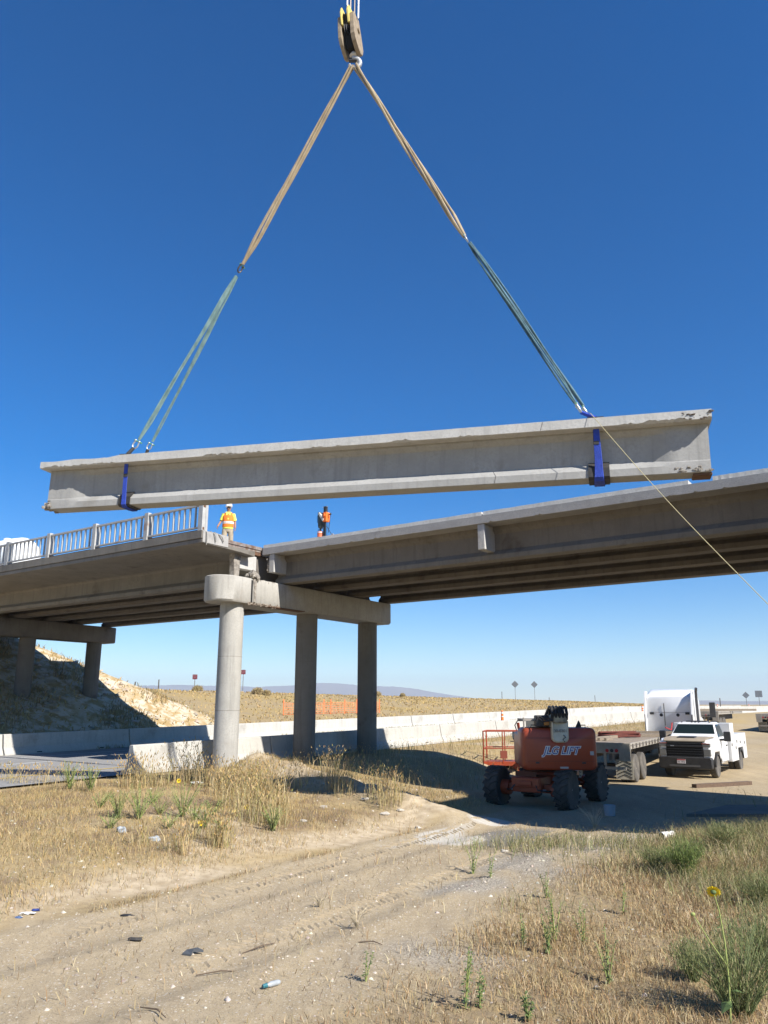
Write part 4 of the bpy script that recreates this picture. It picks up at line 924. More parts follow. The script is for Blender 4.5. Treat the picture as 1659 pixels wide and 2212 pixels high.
b = MB(); b.loft([[Vector((-.05+sx, y, z+dz)) for sx, z in ((-.15, -.17), (.15, -.17), (.15, .17), (-.15, .17))] for y, dz in ((-1.6, 2.32), (2.6, 1.9))]); tb(b, 'main_boom', CREAM, bevel=.02)
b = MB(); b.box(-.95, -.4, -1.5, -.2, 2.30, 2.36); b.box(-.94, -.9, -1.5, -1.4, 2.12, 2.4); tb(b, 'deck_rack', mk('rack_grey', (.30, .27, .23), .7), bevel=.01)
b = MB(); b.loft([[Vector((.62+x, -1.1, 2.12+z)) for x, z in ((-.07, 0), (.1, 0), (.07, .13), (.03, .2))], [Vector((.62+x, -1.06, 2.12+z)) for x, z in ((-.07, 0), (.1, 0), (.07, .13), (.03, .2))]]); tb(b, 'vent_fin', BLACK)
for off, m_, dy in ((.018, LWHITE, -1.664), (0, LBLUE, -1.668)):
    Mt = tT @ Matrix.Translation((0.02, dy-.004, 1.53)) @ Matrix.Rotation(math.pi/2, 4, 'X'); text('lettering', 'JLG LIFT', .285, m_, Mt, LR, shear=.35, off=off, sx=.93)
Mt = tT @ Matrix.Translation((-.02, -2.034, 2.06)) @ Matrix.Rotation(math.pi/2, 4, 'X'); text('lettering', '30-0201', .105, BLACK, Mt, LR, sx=1.0)
b = MB(); b.box(-.02, .2, -1.673, -1.669, 1.07, 1.12); b.box(.80, .9, -1.673, -1.669, 1.42, 1.52); tb(b, 'decal', mk('decal_grey', (.40, .36, .34), .6))
for xx in (-.62, .62):
    b = MB(); b.box(xx-.05, xx+.05, -1.69, -1.668, 1.20, 1.24); tb(b, 'latch', BLACK)
    b = MB(); b.tube([tT @ Vector(p) for p in ((xx-.12, -1.5, 2.12), (xx-.12, -1.52, 2.2), (xx+.12, -1.52, 2.2), (xx+.12, -1.5, 2.12))], .014, 6); b.build('lifting_loop', BLACK, LR)
for k in range(3):
    b = MB(); b.tube([tT @ Vector(p) for p in ((-.55+.09*k, -1.3, 2.3), (-.6+.09*k, -1.75, 2.42), (-.45+.07*k, -2.0, 2.3+.05*k), (-.2, -2.02, 2.34))], .022, 6); b.build('hose', BLACK, LR, smooth=True)
b = MB(); b.box(-1.0, -.97, -1.35, -.75, 1.3, 1.75); tb(b, 'side_grille', BLACK)
for xx in (-.3, .3):
    b = MB(); b.tube([(xx, -.40, .62), (xx*1.3, -.5, .5), (xx*2, -.25, .46), (xx*2.4, -.05, .5)], .02, 6); b.build('axle_hose', BLACK, LR, smooth=True)
b = MB(); b.box(-.3, .3, -.36, -.34, .83, .97); b.build('underbody_panel', mk('underbody', (.10, .03, .015), .8), LR)
# work platform at the end of the boom
def lw(p): return LMi @ p
d_ = 33.2; q = [Pd(1045, 1652, d_), Pd(1130, 1656, d_), Pd(1130, 1656, d_)+Vector((.25, 1.2, 0)), Pd(1047, 1652, d_)+Vector((.25, 1.2, 0))]
zf = Pd(1080, 1654, 33.2).z
q = [Vector((p.x, p.y, zf)) for p in q]
b = MB(); b.loft([[lw(p+Vector((0, 0, h))) for p in q] for h in (0, .16)]); b.build('platform_floor', ORNG, LR)
for i in range(4):
    a, c = q[i], q[(i+1) % 4]
    for k in range(2 if i % 2 else 3):
        f = k/(1 if i % 2 else 2)
        if f < .99 or True:
            p = a.lerp(c, f*.98+.01); b = MB(); b.cyl(lw(p+Vector((0, 0, .1))), lw(p+Vector((0, 0, 1.36))), .023, 8); b.build('platform_post', ORNG, LR)
    for hh in (.68, 1.36):
        b = MB(); b.cyl(lw(a+Vector((0, 0, hh))), lw(c+Vector((0, 0, hh))), .023, 8); b.build('platform_rail', ORNG, LR)
m0 = q[1]
b = MB(); b.tube([lw(m0+Vector(p)) for p in ((-.1, .3, 1.2), (-.22, .3, 1.6), (-.1, .3, 1.78), (.3, .3, 1.78))], .025, 8); b.build('platform_hoop', BLACK, LR)
b = MB(); b.cyl(lw(m0+Vector((-.45, .2, .95))), lw(m0+Vector((-.05, .2, .95))), .02); b.build('platform_bar', BLACK, LR)
b = MB(); b.bar(lw(m0+Vector((-.12, .1, 1.7))), lw(m0+Vector((.1, .1, .1))), .09, .09); b.bar(lw(m0+Vector((.1, .1, .1))), lw(m0+Vector((.35, .3, -.15))), .12, .12); b.bar(lw(m0+Vector((-.5, .1, .05))), lw(m0+Vector((.05, .15, -.25))), .1, .16); b.build('platform_mount', ORNG, LR)
b = MB(); b.box(-.14, .14, -.05, .05, 0, .3, LMi @ Matrix.Translation(q[0].lerp(q[1], .52)+Vector((0, 0, .28)))); b.build('tool_box', mk('dark_red_box', (.22, .05, .025), .6), LR)
b = MB(); b.box(-.16, .1, -.1, .1, 0, .26, LMi @ Matrix.Translation(q[1]+Vector((.12, .3, .75)))); b.build('control_panel', mk('panel_grey', (.35, .36, .35), .6), LR, bevel=.02)
b = MB(); b.bar(lw(m0+Vector((.2, .4, .2))), lw(lc+Vector((.35, 4.6, 1.75))), .16, .2); b.build('jib_boom', CREAM, LR)
# ------------------------------------------------------------------ pickup with service body
pw = G(1546, 1680); paz = math.radians(214.5); rt = Vector((math.cos(paz), -math.sin(paz), 0)); pc = pw+rt*.84; pc.z = hz(pc.x, pc.y)+.005
T = root('pickup_truck', 'white service pickup with black grille and dusty hood facing the camera', 'truck', pc, paz)
for s in (-1, 1):
    wheel(T, (s*.86, 0, .43), .43, .27, CHROME if s < 0 else STEEL, RUBBERD, s)
    wheel(T, (s*.98, -4.05, .41), .41, .24, STEEL, RUBBERD, s); wheel(T, (s*.72, -4.05, .41), .41, .22, BLACK, RUBBERD, s, hub=False)
def sect(y, hw, z0, z1, top_in=.06, r=.08):
    return [Vector((x, y, z)) for x, z in ((-hw+.04, z0), (hw-.04, z0), (hw, z0+.1), (hw, z1-.22), (hw-.02, z1-r), (hw-top_in, z1), (-hw+top_in, z1), (-hw+.02, z1-r), (-hw, z1-.22), (-hw, z0+.1))]
b = MB(); b.loft([sect(-2.05, .98, .50, 1.47), sect(-.9, .99, .48, 1.47), sect(-.62, 1.0, .75, 1.48), sect(-.47, 1.03, .97, 1.48), sect(.47, 1.03, .97, 1.46), sect(.62, 1.01, .70, 1.45), sect(.88, .98, .62, 1.42, .1), sect(.97, .90, .66, 1.37, .14)]); b.build('body', PWHITE, T, smooth=True, ang=28)
b = MB(); b.loft([[Vector((x*w_, y, z)) for x in (-1, -.5, 0, .5, 1)]+[Vector((x*w_, y, z-.03)) for x in (1, .5, 0, -.5, -1)] for y, w_, z in ((-.62, .80, 1.51), (-.2, .82, 1.53), (.4, .82, 1.515), (.80, .80, 1.48), (.98, .78, 1.40))])
b.build('hood', PDUST, T, smooth=True, ang=50)
b = MB(); b.loft([[Vector((x, y, z)) for x, z in ((-.36, a), (.36, a), (.33, a+.06), (-.33, a+.06))] for y, a in ((.25, 1.50), (.66, 1.475))]); b.build('hood_scoop', BLACK, T, bevel=.015)
# cab
gh0 = [(-.93, -2.0), (.93, -2.0), (.93, -.50), (-.93, -.50)]; gh1 = [(-.74, -1.92), (.74, -1.92), (.72, -1.15), (-.72, -1.15)]
b = MB(); b.loft([[Vector((x, y, 1.46)) for x, y in gh0], [Vector((x, y, 2.02)) for x, y in gh1], [Vector((x*.93, y+.03*(1 if y < -1.5 else -1), 2.07)) for x, y in gh1]]); b.build('cab_roof', PWHITE, T, bevel=.03)
def quadon(pts, off, name, mat, inset=0.):
    pts = [Vector(p) for p in pts]; c = sum(pts, Vector())/len(pts); n_ = (pts[1]-pts[0]).cross(pts[2]-pts[0]).normalized(); pts = [c+(p-c)*(1-inset) for p in pts]
    b = MB(); b.loft([[p+n_*off for p in pts], [p+n_*(off+.008) for p in pts]]); return b.build(name, mat, T)
wsp = [(-.87, -.545, 1.505), (.87, -.545, 1.505), (.70, -1.10, 1.99), (-.70, -1.10, 1.99)]
quadon(wsp, .006, 'windscreen', GLASS)
for s in (-1, 1):
    pts = [(s*.925, -1.85, 1.51), (s*.925, -.78, 1.51), (s*.755, -1.22, 1.98), (s*.765, -1.82, 1.98)]
    quadon(pts if s > 0 else pts[::-1], .006, 'side_window', GLASS)
    b = MB(); b.box(s*1.0-.012, s*1.0+.012, -2.0, -.75, .55, 1.44); b.build('door', PWHITE, T, bevel=.01)
    b = MB(); b.box(s*1.016-.015, s*1.016+.015, -1.85, -1.65, 1.12, 1.17); b.build('door_handle', BLACK, T)
    b = MB(); b.box(min(s*.97, s*1.22), max(s*.97, s*1.22), -.86, -.74, 1.36, 1.44); b.box(min(s*1.14, s*1.40), max(s*1.14, s*1.40), -.84, -.72, 1.34, 1.72); b.build('mirror', BLACK, T, bevel=.03)
    b = MB(); b.box(min(s*.70, s*.97), max(s*.70, s*.97), .86, .995, .84, 1.10) ; b.box(min(s*.68, s*.97), max(s*.68, s*.97), .86, .995, 1.18, 1.32); b.build('headlight', LAMP, T, bevel=.02)
    b = MB(); b.box(min(s*.66, s*.94), max(s*.66, s*.94), .996, 1.0, 1.29, 1.318); b.build('amber_marker', mk('amber_lens', (.40, .09, .05), .3), T)
    ar = MB(); ar.loft([[Vector((s*1.025, .50*math.cos(a), .41+.50*math.sin(a))) for a in np.linspace(0, math.pi, 15)]+[Vector((s*1.025, .44*math.cos(a), .41+.44*math.sin(a))) for a in np.linspace(math.pi, 0, 15)], [Vector((s*.9, .50*math.cos(a), .41+.50*math.sin(a))) for a in np.linspace(0, math.pi, 15)]+[Vector((s*.9, .44*math.cos(a), .41+.44*math.sin(a))) for a in np.linspace(math.pi, 0, 15)]]); ar.build('wheel_arch', BLACK, T)
b = MB(); b.box(-.70, .70, .90, .99, .76, 1.375); b.build('grille_panel', DARK, T, bevel=.02)
for zz in (.82, .91, 1.0, 1.09, 1.30):
    b = MB(); b.box(-.66, .66, .991, 1.003, zz-.012, zz+.012); b.build('grille_bar', mk('grille_black', (.03, .03, .03), .4), T)
b = MB(); b.box(-.70, .70, .991, 1.015, 1.17, 1.24); b.build('grille_crossbar', BLACK, T, bevel=.01)
b = MB(); b.box(.38, .52, 1.016, 1.02, 1.19, 1.215); b.build('badge', STEEL, T)
b = MB(); b.loft([[Vector((x, y, z)) for x, z in rrect(-1.0, 1.0, .34, .80, .08)] for y in (.84, 1.0)]+[[Vector((x*.97, 1.05, .57+(z-.57)*.85)) for x, z in rrect(-1.0, 1.0, .34, .80, .08)]]); b.build('front_bumper', BLACK, T, smooth=True)
b = MB(); b.box(-.55, .6, 1.045, 1.062, .43, .50); b.build('bumper_intake', mk('bumper_grey', (.10, .10, .10), .5), T)
b = MB(); b.box(-.02, .30, 1.052, 1.066, .55, .71); pl = b.build('licence_plate', PEACH, T)
b = MB(); b.box(-.02, .30, 1.0665, 1.0685, .665, .708); b.build('plate_band', mk('plate_red', (.35, .06, .06), .5), T)
text('plate_number', '1K 1976', .085, mk('plate_ink', (.05, .04, .07), .5), Matrix.Translation((.14, 1.067, .605)) @ Matrix.Rotation(math.pi, 4, 'Z') @ Matrix.Rotation(math.pi/2, 4, 'X'), T, ext=.001)
b = MB(); b.box(-.42, .42, -1.75, -1.3, 2.075, 2.12); b.build('roof_beacon', BLACK, T, bevel=.02)
for xx in (-.55, -.14, 0, .14, .55):
    b = MB(); b.sphere((xx, -1.2, 2.07), .04, 8, (1, 1, .5)); b.build('roof_marker', BLACK, T)
b = MB(); b.box(-.55, .55, -.6, -.5, 1.50, 1.52); b.build('wiper_cowl', BLACK, T)
b = MB(); b.box(-.5, .5, -5.3, -2.1, .5, .62); b.build('frame', BLACK, T)
for s in (-1, 1):
    x0, x1 = sorted((s*.62, s*1.13))
    b = MB(); b.box(x0, x1, -2.85, -2.12, .48, 2.02); b.build('tall_cabinet', PWHITE, T, bevel=.012)
    b = MB(); b.box(x0, x1, -3.45, -2.852, .48, 1.55); b.build('side_cabinet', PWHITE, T, bevel=.012)
    b = MB(); b.box(x0, x1, -4.65, -3.452, .98, 1.55); b.build('side_cabinet', PWHITE, T, bevel=.012)
    b = MB(); b.box(x0, x1, -5.35, -4.652, .48, 1.55); b.build('side_cabinet', PWHITE, T, bevel=.012)
    for yy, zz in ((-2.25, 1.15), (-3.0, 1.0), (-3.3, 1.25), (-4.0, 1.2), (-4.9, 1.15)):
        b = MB(); b.box(min(s*1.131, s*1.145), max(s*1.131, s*1.145), yy-.05, yy+.05, zz-.06, zz+.06); b.build('latch', BLACK, T)
    b = MB(); b.loft([[Vector((s*1.135, -4.05+.53*math.cos(a), .41+.53*math.sin(a))) for a in np.linspace(.2, math.pi-.2, 13)]+[Vector((s*1.135, -4.05+.45*math.cos(a), .41+.45*math.sin(a))) for a in np.linspace(math.pi-.2, .2, 13)], [Vector((s*.9, -4.05+.53*math.cos(a), .41+.53*math.sin(a))) for a in np.linspace(.2, math.pi-.2, 13)]+[Vector((s*.9, -4.05+.45*math.cos(a), .41+.45*math.sin(a))) for a in np.linspace(math.pi-.2, .2, 13)]]); b.build('rear_wheel_arch', BLACK, T)
b = MB(); b.box(-.62, .62, -5.35, -2.15, .75, .85); b.build('load_floor', STEEL, T)
b = MB(); b.box(-1.05, 1.05, -5.65, -5.36, .5, .6); b.build('rear_step', STEEL, T)
# ------------------------------------------------------------------ flatbed trailers
FLAPM = None
def flatbed(label, loc, az, Lt=14., group='flatbed trailers', detail=True):
    r = root('flatbed_trailer', label, 'trailer', loc, az, group); Zd = 1.42
    for s in (-1, 1):
        b = MB(); b.box(min(s*1.23, s*1.29), max(s*1.23, s*1.29), 0, Lt, Zd-.2, Zd+.012); b.build('side_rail', TRAILW, r)
        b = MB(); b.box(s*.5-.06, s*.5+.06, .2, Lt-.3, Zd-.62, Zd-.22); b.build('main_beam', TRAIL, r)
        for k in range(int(Lt/.62) if detail else 0):
            b = MB(); b.box(min(s*1.291, s*1.33), max(s*1.291, s*1.33), .25+k*.62, .37+k*.62, Zd-.17, Zd-.03); b.build('stake_pocket', TRAIL, r)
        b = MB(); b.box(min(s*1.291, s*1.30), max(s*1.291, s*1.30), 0, Lt, Zd-.09, Zd-.06); b.build('rub_rail', TRAIL, r)
    for k in range(12):
        x0 = -1.228+k*2.456/12; b = MB(); b.box(x0+.006, x0+2.456/12-.006, 0.02, Lt-.02, Zd-.06, Zd+random.uniform(-.003, .003)); b.build('plank', WOOD, r)
    for k in range(int(Lt/1.2)):
        b = MB(); b.box(-1.22, 1.22, .5+k*1.2, .6+k*1.2, Zd-.2, Zd-.064); b.build('cross_member', TRAIL, r)
    b = MB(); b.box(-1.29, 1.29, -.06, -.002, Zd-.36, Zd+.01); b.build('rear_sill', TRAILW, r, bevel=.01)
    for s in (-1, 1):
        for k, xx in enumerate((.45, .62, .79)):
            b = MB(); b.cyl((s*xx, -.085, Zd-.26), (s*xx, -.05, Zd-.26), .06, 14); b.build('tail_light', REDL if k != 1 else BLACK, r)
        b = MB(); b.box(min(s*.88, s*1.27), max(s*.88, s*1.27), -.10, -.02, Zd-.62, Zd-.02) ; b.build('corner_post', TRAILW, r)
        b = MB(); b.box(min(s*.62, s*1.25), max(s*.62, s*1.25), .38, .40, .14, .82); b.build('mud_flap', mk('flap_cream', (.42, .38, .29), .8, col2=(.30, .27, .21), nscale=3), r)
        for k in range(5):
            b = MB(); b.bar((s*.68, .372, .2+k*.12), (s*.94, .372, .32+k*.12), .012, .02); b.bar((s*.94, .372, .32+k*.12), (s*1.2, .372, .2+k*.12), .012, .02); b.build('flap_rib', BLACK, r)
        for y in (1.05, 2.35):
            wheel(r, (s*1.12, y, .5), .5, .26, RWHEEL, RUBBERD, s); wheel(r, (s*.80, y, .5), .5, .26, RWHEEL, RUBBERD, s, hub=False)
        b = MB(); b.box(s*.55-.05, s*.55+.05, Lt-4.3, Lt-4.1, .1, Zd-.6); b.box(s*.55-.15, s*.55+.15, Lt-4.4, Lt-4., .02, .1); b.build('landing_leg', TRAIL, r)
    for s in (-.35, .35):
        b = MB(); b.box(s-.04, s+.04, -.04, .0, .55, Zd-.3); b.build('bumper_leg', TRAILW, r)
    b = MB(); b.box(-1.1, 1.1, -.08, -.03, .5, .6); b.build('rear_bumper', TRAILW, r)
    for y in (1.05, 2.35):
        b = MB(); b.cyl((-.8, y, .5), (.8, y, .5), .07); b.build('axle', TRAIL, r)
    return r
rc = Pz(1362, 1606, .58); taz = math.radians(29); trr = Vector((math.cos(taz), -math.sin(taz), 0)); tff = Vector((math.sin(taz), math.cos(taz), 0))
tl = rc-trr*1.29; tl.z = hz(tl.x+1, tl.y+2); flatbed('long flatbed trailer with plank deck parked behind the boom lift', tl, taz)
def tdeck(x, y, z=1.425): return tl+trr*x+tff*y+Vector((0, 0, z))
# load on the trailer
for k, (x, y, L_, a, lab) in enumerate(((-.35, 3.6, 2.4, 8, 'short timber lying across the near part of the flatbed deck'), (.55, 6.2, 4.2, 62, 'long grey timber lying on the middle of the flatbed deck'), (.3, 10.6, 3.2, 75, 'grey timber near the sleeper cab end of the flatbed deck'))):
    d = Vector((math.sin(taz+math.radians(a)), math.cos(taz+math.radians(a)), 0)); p = tdeck(x, y)
    b = MB(); b.bar(p-d*L_/2+Vector((0, 0, .055)), p+d*L_/2+Vector((0, 0, .055)), .12, .11); thing(b.build('timber', WOOD, None), lab, 'timber', 'timbers on the flatbed')
for k in range(5):
    p = tdeck(-.95+k*.24, 2.0+.02*k); b = MB(); b.bar(p+Vector((0, 0, .05))-tff*.5, p+Vector((0, 0, .05))+tff*.5, .1, .1)
    thing(b.build('dunnage_block', WOOD, None), f'pale wooden dunnage block at the rear of the flatbed, {ORD[k]} from its left side', 'block', 'dunnage blocks on the flatbed')
b = MB(); p = tdeck(-.1, 4.6)
for k in range(9):
    a = taz+math.radians(60+random.uniform(-12, 12)); d = Vector((math.sin(a), math.cos(a), 0)); b.bar(p-d*.9+Vector((0, 0, .04+.025*k)), p+d*random.uniform(.6, .95)+Vector((0, 0, .05+.025*k)), .10, .05)
thing(b.build('steel_bundle', mk('bundle_red', (.22, .05, .035), .8, col2=(.10, .04, .03), nscale=7), None), 'dark red bundle of steel bars lying on the flatbed', 'steel bars')
f2 = Pd(1512, 1560, 56); f2.z = hz(f2.x, f2.y); flatbed('second flatbed trailer seen beyond the white pickup', f2, math.radians(33), 10., detail=False)
for k, (x, y, L_) in enumerate(((-.4, 3.5, 4.5), (.7, 5.0, 5.0))):
    a = math.radians(33+58); d = Vector((math.sin(a), math.cos(a), 0)); r2 = Vector((math.cos(math.radians(33)), -math.sin(math.radians(33)), 0)); ff = Vector((math.sin(math.radians(33)), math.cos(math.radians(33)), 0)); p = f2+r2*x+ff*y+Vector((0, 0, 1.5))
    b = MB(); b.bar(p-d*L_/2, p+d*L_/2, .16, .15); thing(b.build('timber', WOOD, None), ('nearer', 'farther')[k]+' long beam lying across the second flatbed beyond the pickup', 'timber', 'beams on the second flatbed')
f3 = Pd(1676, 1570, 60); f3.z = hz(f3.x, f3.y); flatbed('third flatbed trailer cut off by the right edge of the view', f3, math.radians(34), 10., detail=False)
# ------------------------------------------------------------------ tractor unit
tp = tl+tff*13.2; tp.z = hz(tp.x, tp.y); qaz = math.radians(31); cp = Pd(1448, 1560, 42.); cp.z = hz(cp.x, cp.y)
TR = root('semi_tractor', 'white semi tractor with a tall sleeper cab hitched to the flatbed', 'truck', cp, qaz)
HB = Pd(1448, 1488, 42).z-cp.z
b = MB(); rg = []
for y, wx, zt, zb in ((0, 1.14, HB-.42, 1.0), (.05, 1.16, HB-.38, .95), (.5, 1.18, HB-.12, .9), (.9, 1.18, HB-.02, .9), (1.7, 1.16, HB, .9), (2.6, 1.1, HB-.45, .9), (3.0, 1.06, HB-1.2, .9)):
    rg.append([Vector((x, y, z)) for x, z in rrect(-wx, wx, zb, zt, .22)])
b.loft(rg); b.build('sleeper_cab', PWHITE, TR, smooth=True, ang=50)
for s in (-1, 1):
    b = MB(); x0, x1 = sorted((s*1.15, s*1.21)); b.loft([[Vector((x, y, z)) for x in (x0, x1)]+[Vector((x, .4, z)) for x in (x1, x0)] for y, z in ((-.42, .8), (-.42, HB-1.3), (-.1, HB-.12))]); b.build('side_fairing', PWHITE, TR)
    b = MB(); b.box(x0-.01*s, x1+.012*s, -.43, -.40, .8, HB-1.32); b.build('fairing_edge', mk('fairing_rubber', (.16, .15, .14), .8), TR)
    b = MB(); b.box(s*.9-.1, s*.9+.1, -.05, .03, HB-1.32, HB-1.2); b.build('work_light', BLACK, TR)
    b = MB(); b.cyl((s*.42, -.012, 1.9), (s*.42, .04, 1.9), .085, 16); b.build('vent_cap', BLACK, TR)
b = MB(); b.box(-1.02, 1.02, -.008, .02, HB-1.22, HB-1.195); b.build('panel_seam', mk('seam_grey', (.35, .34, .33), .7), TR)
b = MB(); b.cyl((-.25, -.05, 1.35), (-.25, -.05, 2.5), .02, 8); b.build('hose_mast', BLACK, TR)
b = MB(); b.box(1.19, 1.212, .9, 1.25, HB-.75, HB-.4); b.build('sleeper_window', GLASS, TR, bevel=.02)
b = MB(); b.tube([(1.36, .25, .9), (1.36, .25, HB-.55), (1.37, .22, HB-.15), (1.42, .10, HB+.02)], .07, 12); b.build('exhaust_stack', mk('stack_dark', (.08, .08, .085), .4, metal=.5), TR, smooth=True)
b = MB(); b.box(1.55, 1.85, 2.9, 3.0, 1.75, 2.55); b.bar((1.1, 2.9, 1.85), (1.6, 2.95, 1.85), .04, .04); b.build('mirror', BLACK, TR, bevel=.03)
b = MB(); b.loft([[Vector((x, y, z)) for x, z in rrect(-wx, wx, .7, zt, .2)] for y, wx, zt in ((3.0, 1.02, 2.0), (4.6, .92, 1.75), (5.3, .8, 1.5))]); b.build('engine_hood', PWHITE, TR, smooth=True)
b = MB(); b.box(-.45, .45, -3.2, 5.0, .62, .92); b.build('frame', BLACK, TR)
for y, dual in ((-2.6, 1), (-1.3, 1), (4.4, 0)):
    for s in (-1, 1): wheel(TR, (s*1.03, y, .52), .52, .28 if not dual else .5, STEEL, RUBBER, s)
b = MB(); b.lathe([(.55, .92), (.55, 1.0)], (0, -2.0, 0), 'z', 20); b.build('fifth_wheel', BLACK, TR)
b = MB(); b.tube([(.1, -.06, 1.5), (.12, -.5, 1.15), (.0, -.9, 1.25), (.0, -1.3, 1.3)], .03, 8); b.build('air_hose', REDP, TR)
# ------------------------------------------------------------------ yard bits
def plate_on_ground(name, pts, th, mat, lab, cat):
    b = MB(); q = [G(*p) for p in pts]; b.loft([[p+Vector((0, 0, h)) for p in q] for h in (-.02, th)]); return thing(b.build(name, mat, None), lab, cat)
s0 = [Vector((x, y, hz(x, y))) for x, y in ((7.6, 20.6), (11.8, 20.6), (12.6, 22.8), (9.4, 22.4))]
b = MB(); b.loft([[p+Vector((0, 0, h)) for p in s0] for h in (-.05, .07)]); thing(b.build('concrete_slab', CONCD, None), 'flat grey concrete slab lying in the shade at the right edge', 'slab')
b = MB(); p = G(1620, 1695); q2 = G(1500, 1702); b.bar(p+Vector((0, 0, .06)), q2+Vector((0, 0, .06)), .2, .12); thing(b.build('timber', WOODD, None), 'dark plank lying on the shaded ground in front of the white pickup', 'timber')
p = G(1438, 1812); t = root('drain_pipe', 'short white pipe end with a black mouth lying in the weeds', 'pipe', p, math.radians(60))
b = MB(); b.lathe([(.07, -.11), (.07, .22)], (0, 0, .06), 'y', 20); b.build('pipe_wall', PAPER, t, smooth=True)
b = MB(); b.lathe([(.058, -.114), (.058, -.108)], (0, 0, .06), 'y', 20); b.build('pipe_mouth_shade', DARK, t)  # near-black disc paints the unlit inside of a closed pipe
p = G(1318, 1762); b = MB(); b.lathe([(.13, 0), (.15, .25), (.14, .26), (.12, .02)], p, 'z', 16); thing(b.build('bucket', mk('bucket_grey', (.30, .32, .34), .6), None), 'small grey bucket on the shaded ground before the boom lift', 'bucket')
# litter
def crumple(name, px, py, s, mat, lab, cat, sq=(1, 1, .45)):
    p = G(px, py); b = MB(); b.rock(p+Vector((0, 0, s*.3)), s, n=3, jit=.35, sq=sq); return thing(b.build(name, mat, None), lab, cat)
crumple('plastic_bag', 262, 1797, .085, PLASTC, 'crumpled clear plastic on the dry bank near the track', 'plastic bag', (1, .8, .9))
crumple('plastic_bottle', 333, 1816, .09, PLASTC, 'second crumpled plastic lump, lower down beside the track edge', 'plastic', (1.2, .8, .6))
crumple('litter_paper', 425, 1694, .11, PAPER, 'white scrap lying by the open end of the barrier row', 'litter', (1.5, 1, .35))
crumple('litter_paper', 60, 1975, .055, PAPER, 'pale scrap of litter at the left edge of the track', 'litter', (2.0, .8, .25))
crumple('plastic_scrap', 40, 1983, .03, mk('scrap_blue', (.10, .16, .30), .5), 'small blue plastic scrap at the left edge of the track', 'litter', (1.6, .8, .4))
crumple('plastic_scrap', 78, 1968, .035, mk('scrap_navy', (.03, .05, .2), .5), 'dark blue plastic scrap beside the pale litter on the left', 'litter', (1.6, .8, .5))
crumple('dark_scrap', 275, 1980, .05, BLACK, 'dark scrap lying in the middle of the track', 'litter', (1.8, .5, .3))
crumple('dark_scrap', 292, 2032, .055, mk('scrap_dark', (.05, .045, .04), .8), 'dark crumpled scrap nearer the camera on the track', 'litter', (1.7, .7, .35))
p = G(415, 2062); b = MB(); q = [(-.17, -.05, .02), (.0, -.10, .015), (.03, -.02, .075), (.20, .03, .05), (.07, .10, .075), (-.12, .06, .05)]
b.loft([[p+Vector(c)*.62+Vector((0, 0, h)) for c in q] for h in (-.015, .01)]); thing(b.build('plastic_shard', mk('shard_grey', (.075, .08, .085), .6), None), 'broken flat dark grey shard lying on the track', 'shard')
p = G(590, 2132); b = MB(); d = Vector((.75, .66, 0)); b.tube([p+d*x+Vector((0, 0, .03)) for x in (-.10, -.09, -.07, -.04, .06, .08)], [.012, .012, .016, .026, .026, .016], 12)
thing(b.build('drink_bottle', PLASTC, None, smooth=True), 'clear drink bottle with a teal cap lying on the gravel', 'bottle')
bo = bpy.data.objects['drink_bottle']; b = MB(); b.tube([p+d*x+Vector((0, 0, .03)) for x in (-.125, -.075)], [.018, .023], 12); b.build('bottle_cap', BOTT, bo)
for k, (px, py, s) in enumerate(((830, 1760, .09), (865, 1752, .07), (790, 1728, .08), (700, 1745, .08), (905, 1790, .07), (655, 1775, .06), (1090, 1840, .06))):
    p = G(px, py); b = MB(); b.rock(p+Vector((0, 0, s*.2)), s, jit=.35, sq=(1.4, 1, .6)); thing(b.build('pale_stone', ROCKW, None), f'pale stone lying loose by the track, {ORD[k]} of a scatter below the columns', 'stone', 'pale loose stones')
random.seed(5)
for k, (px, py, L_, a) in enumerate(((560, 2050, .5, 40), (470, 2105, .45, 75), (800, 2040, .3, 110), (360, 1805, .5, 95), (330, 2190, .4, 130))):
    p = G(px, py); d = Vector((math.sin(math.radians(a)), math.cos(math.radians(a)), 0)); b = MB(); b.tube([p-d*L_/2+Vector((0, 0, .01)), p+Vector((.03, .02, .03)), p+d*L_/2+Vector((0, 0, .012))], [.006, .008, .004], 5)
    thing(b.build('twig', mk('twig', (.12, .085, .055), .9), None), f'thin dry twig on the ground, {ORD[k]} one', 'twig', 'twigs on the track')
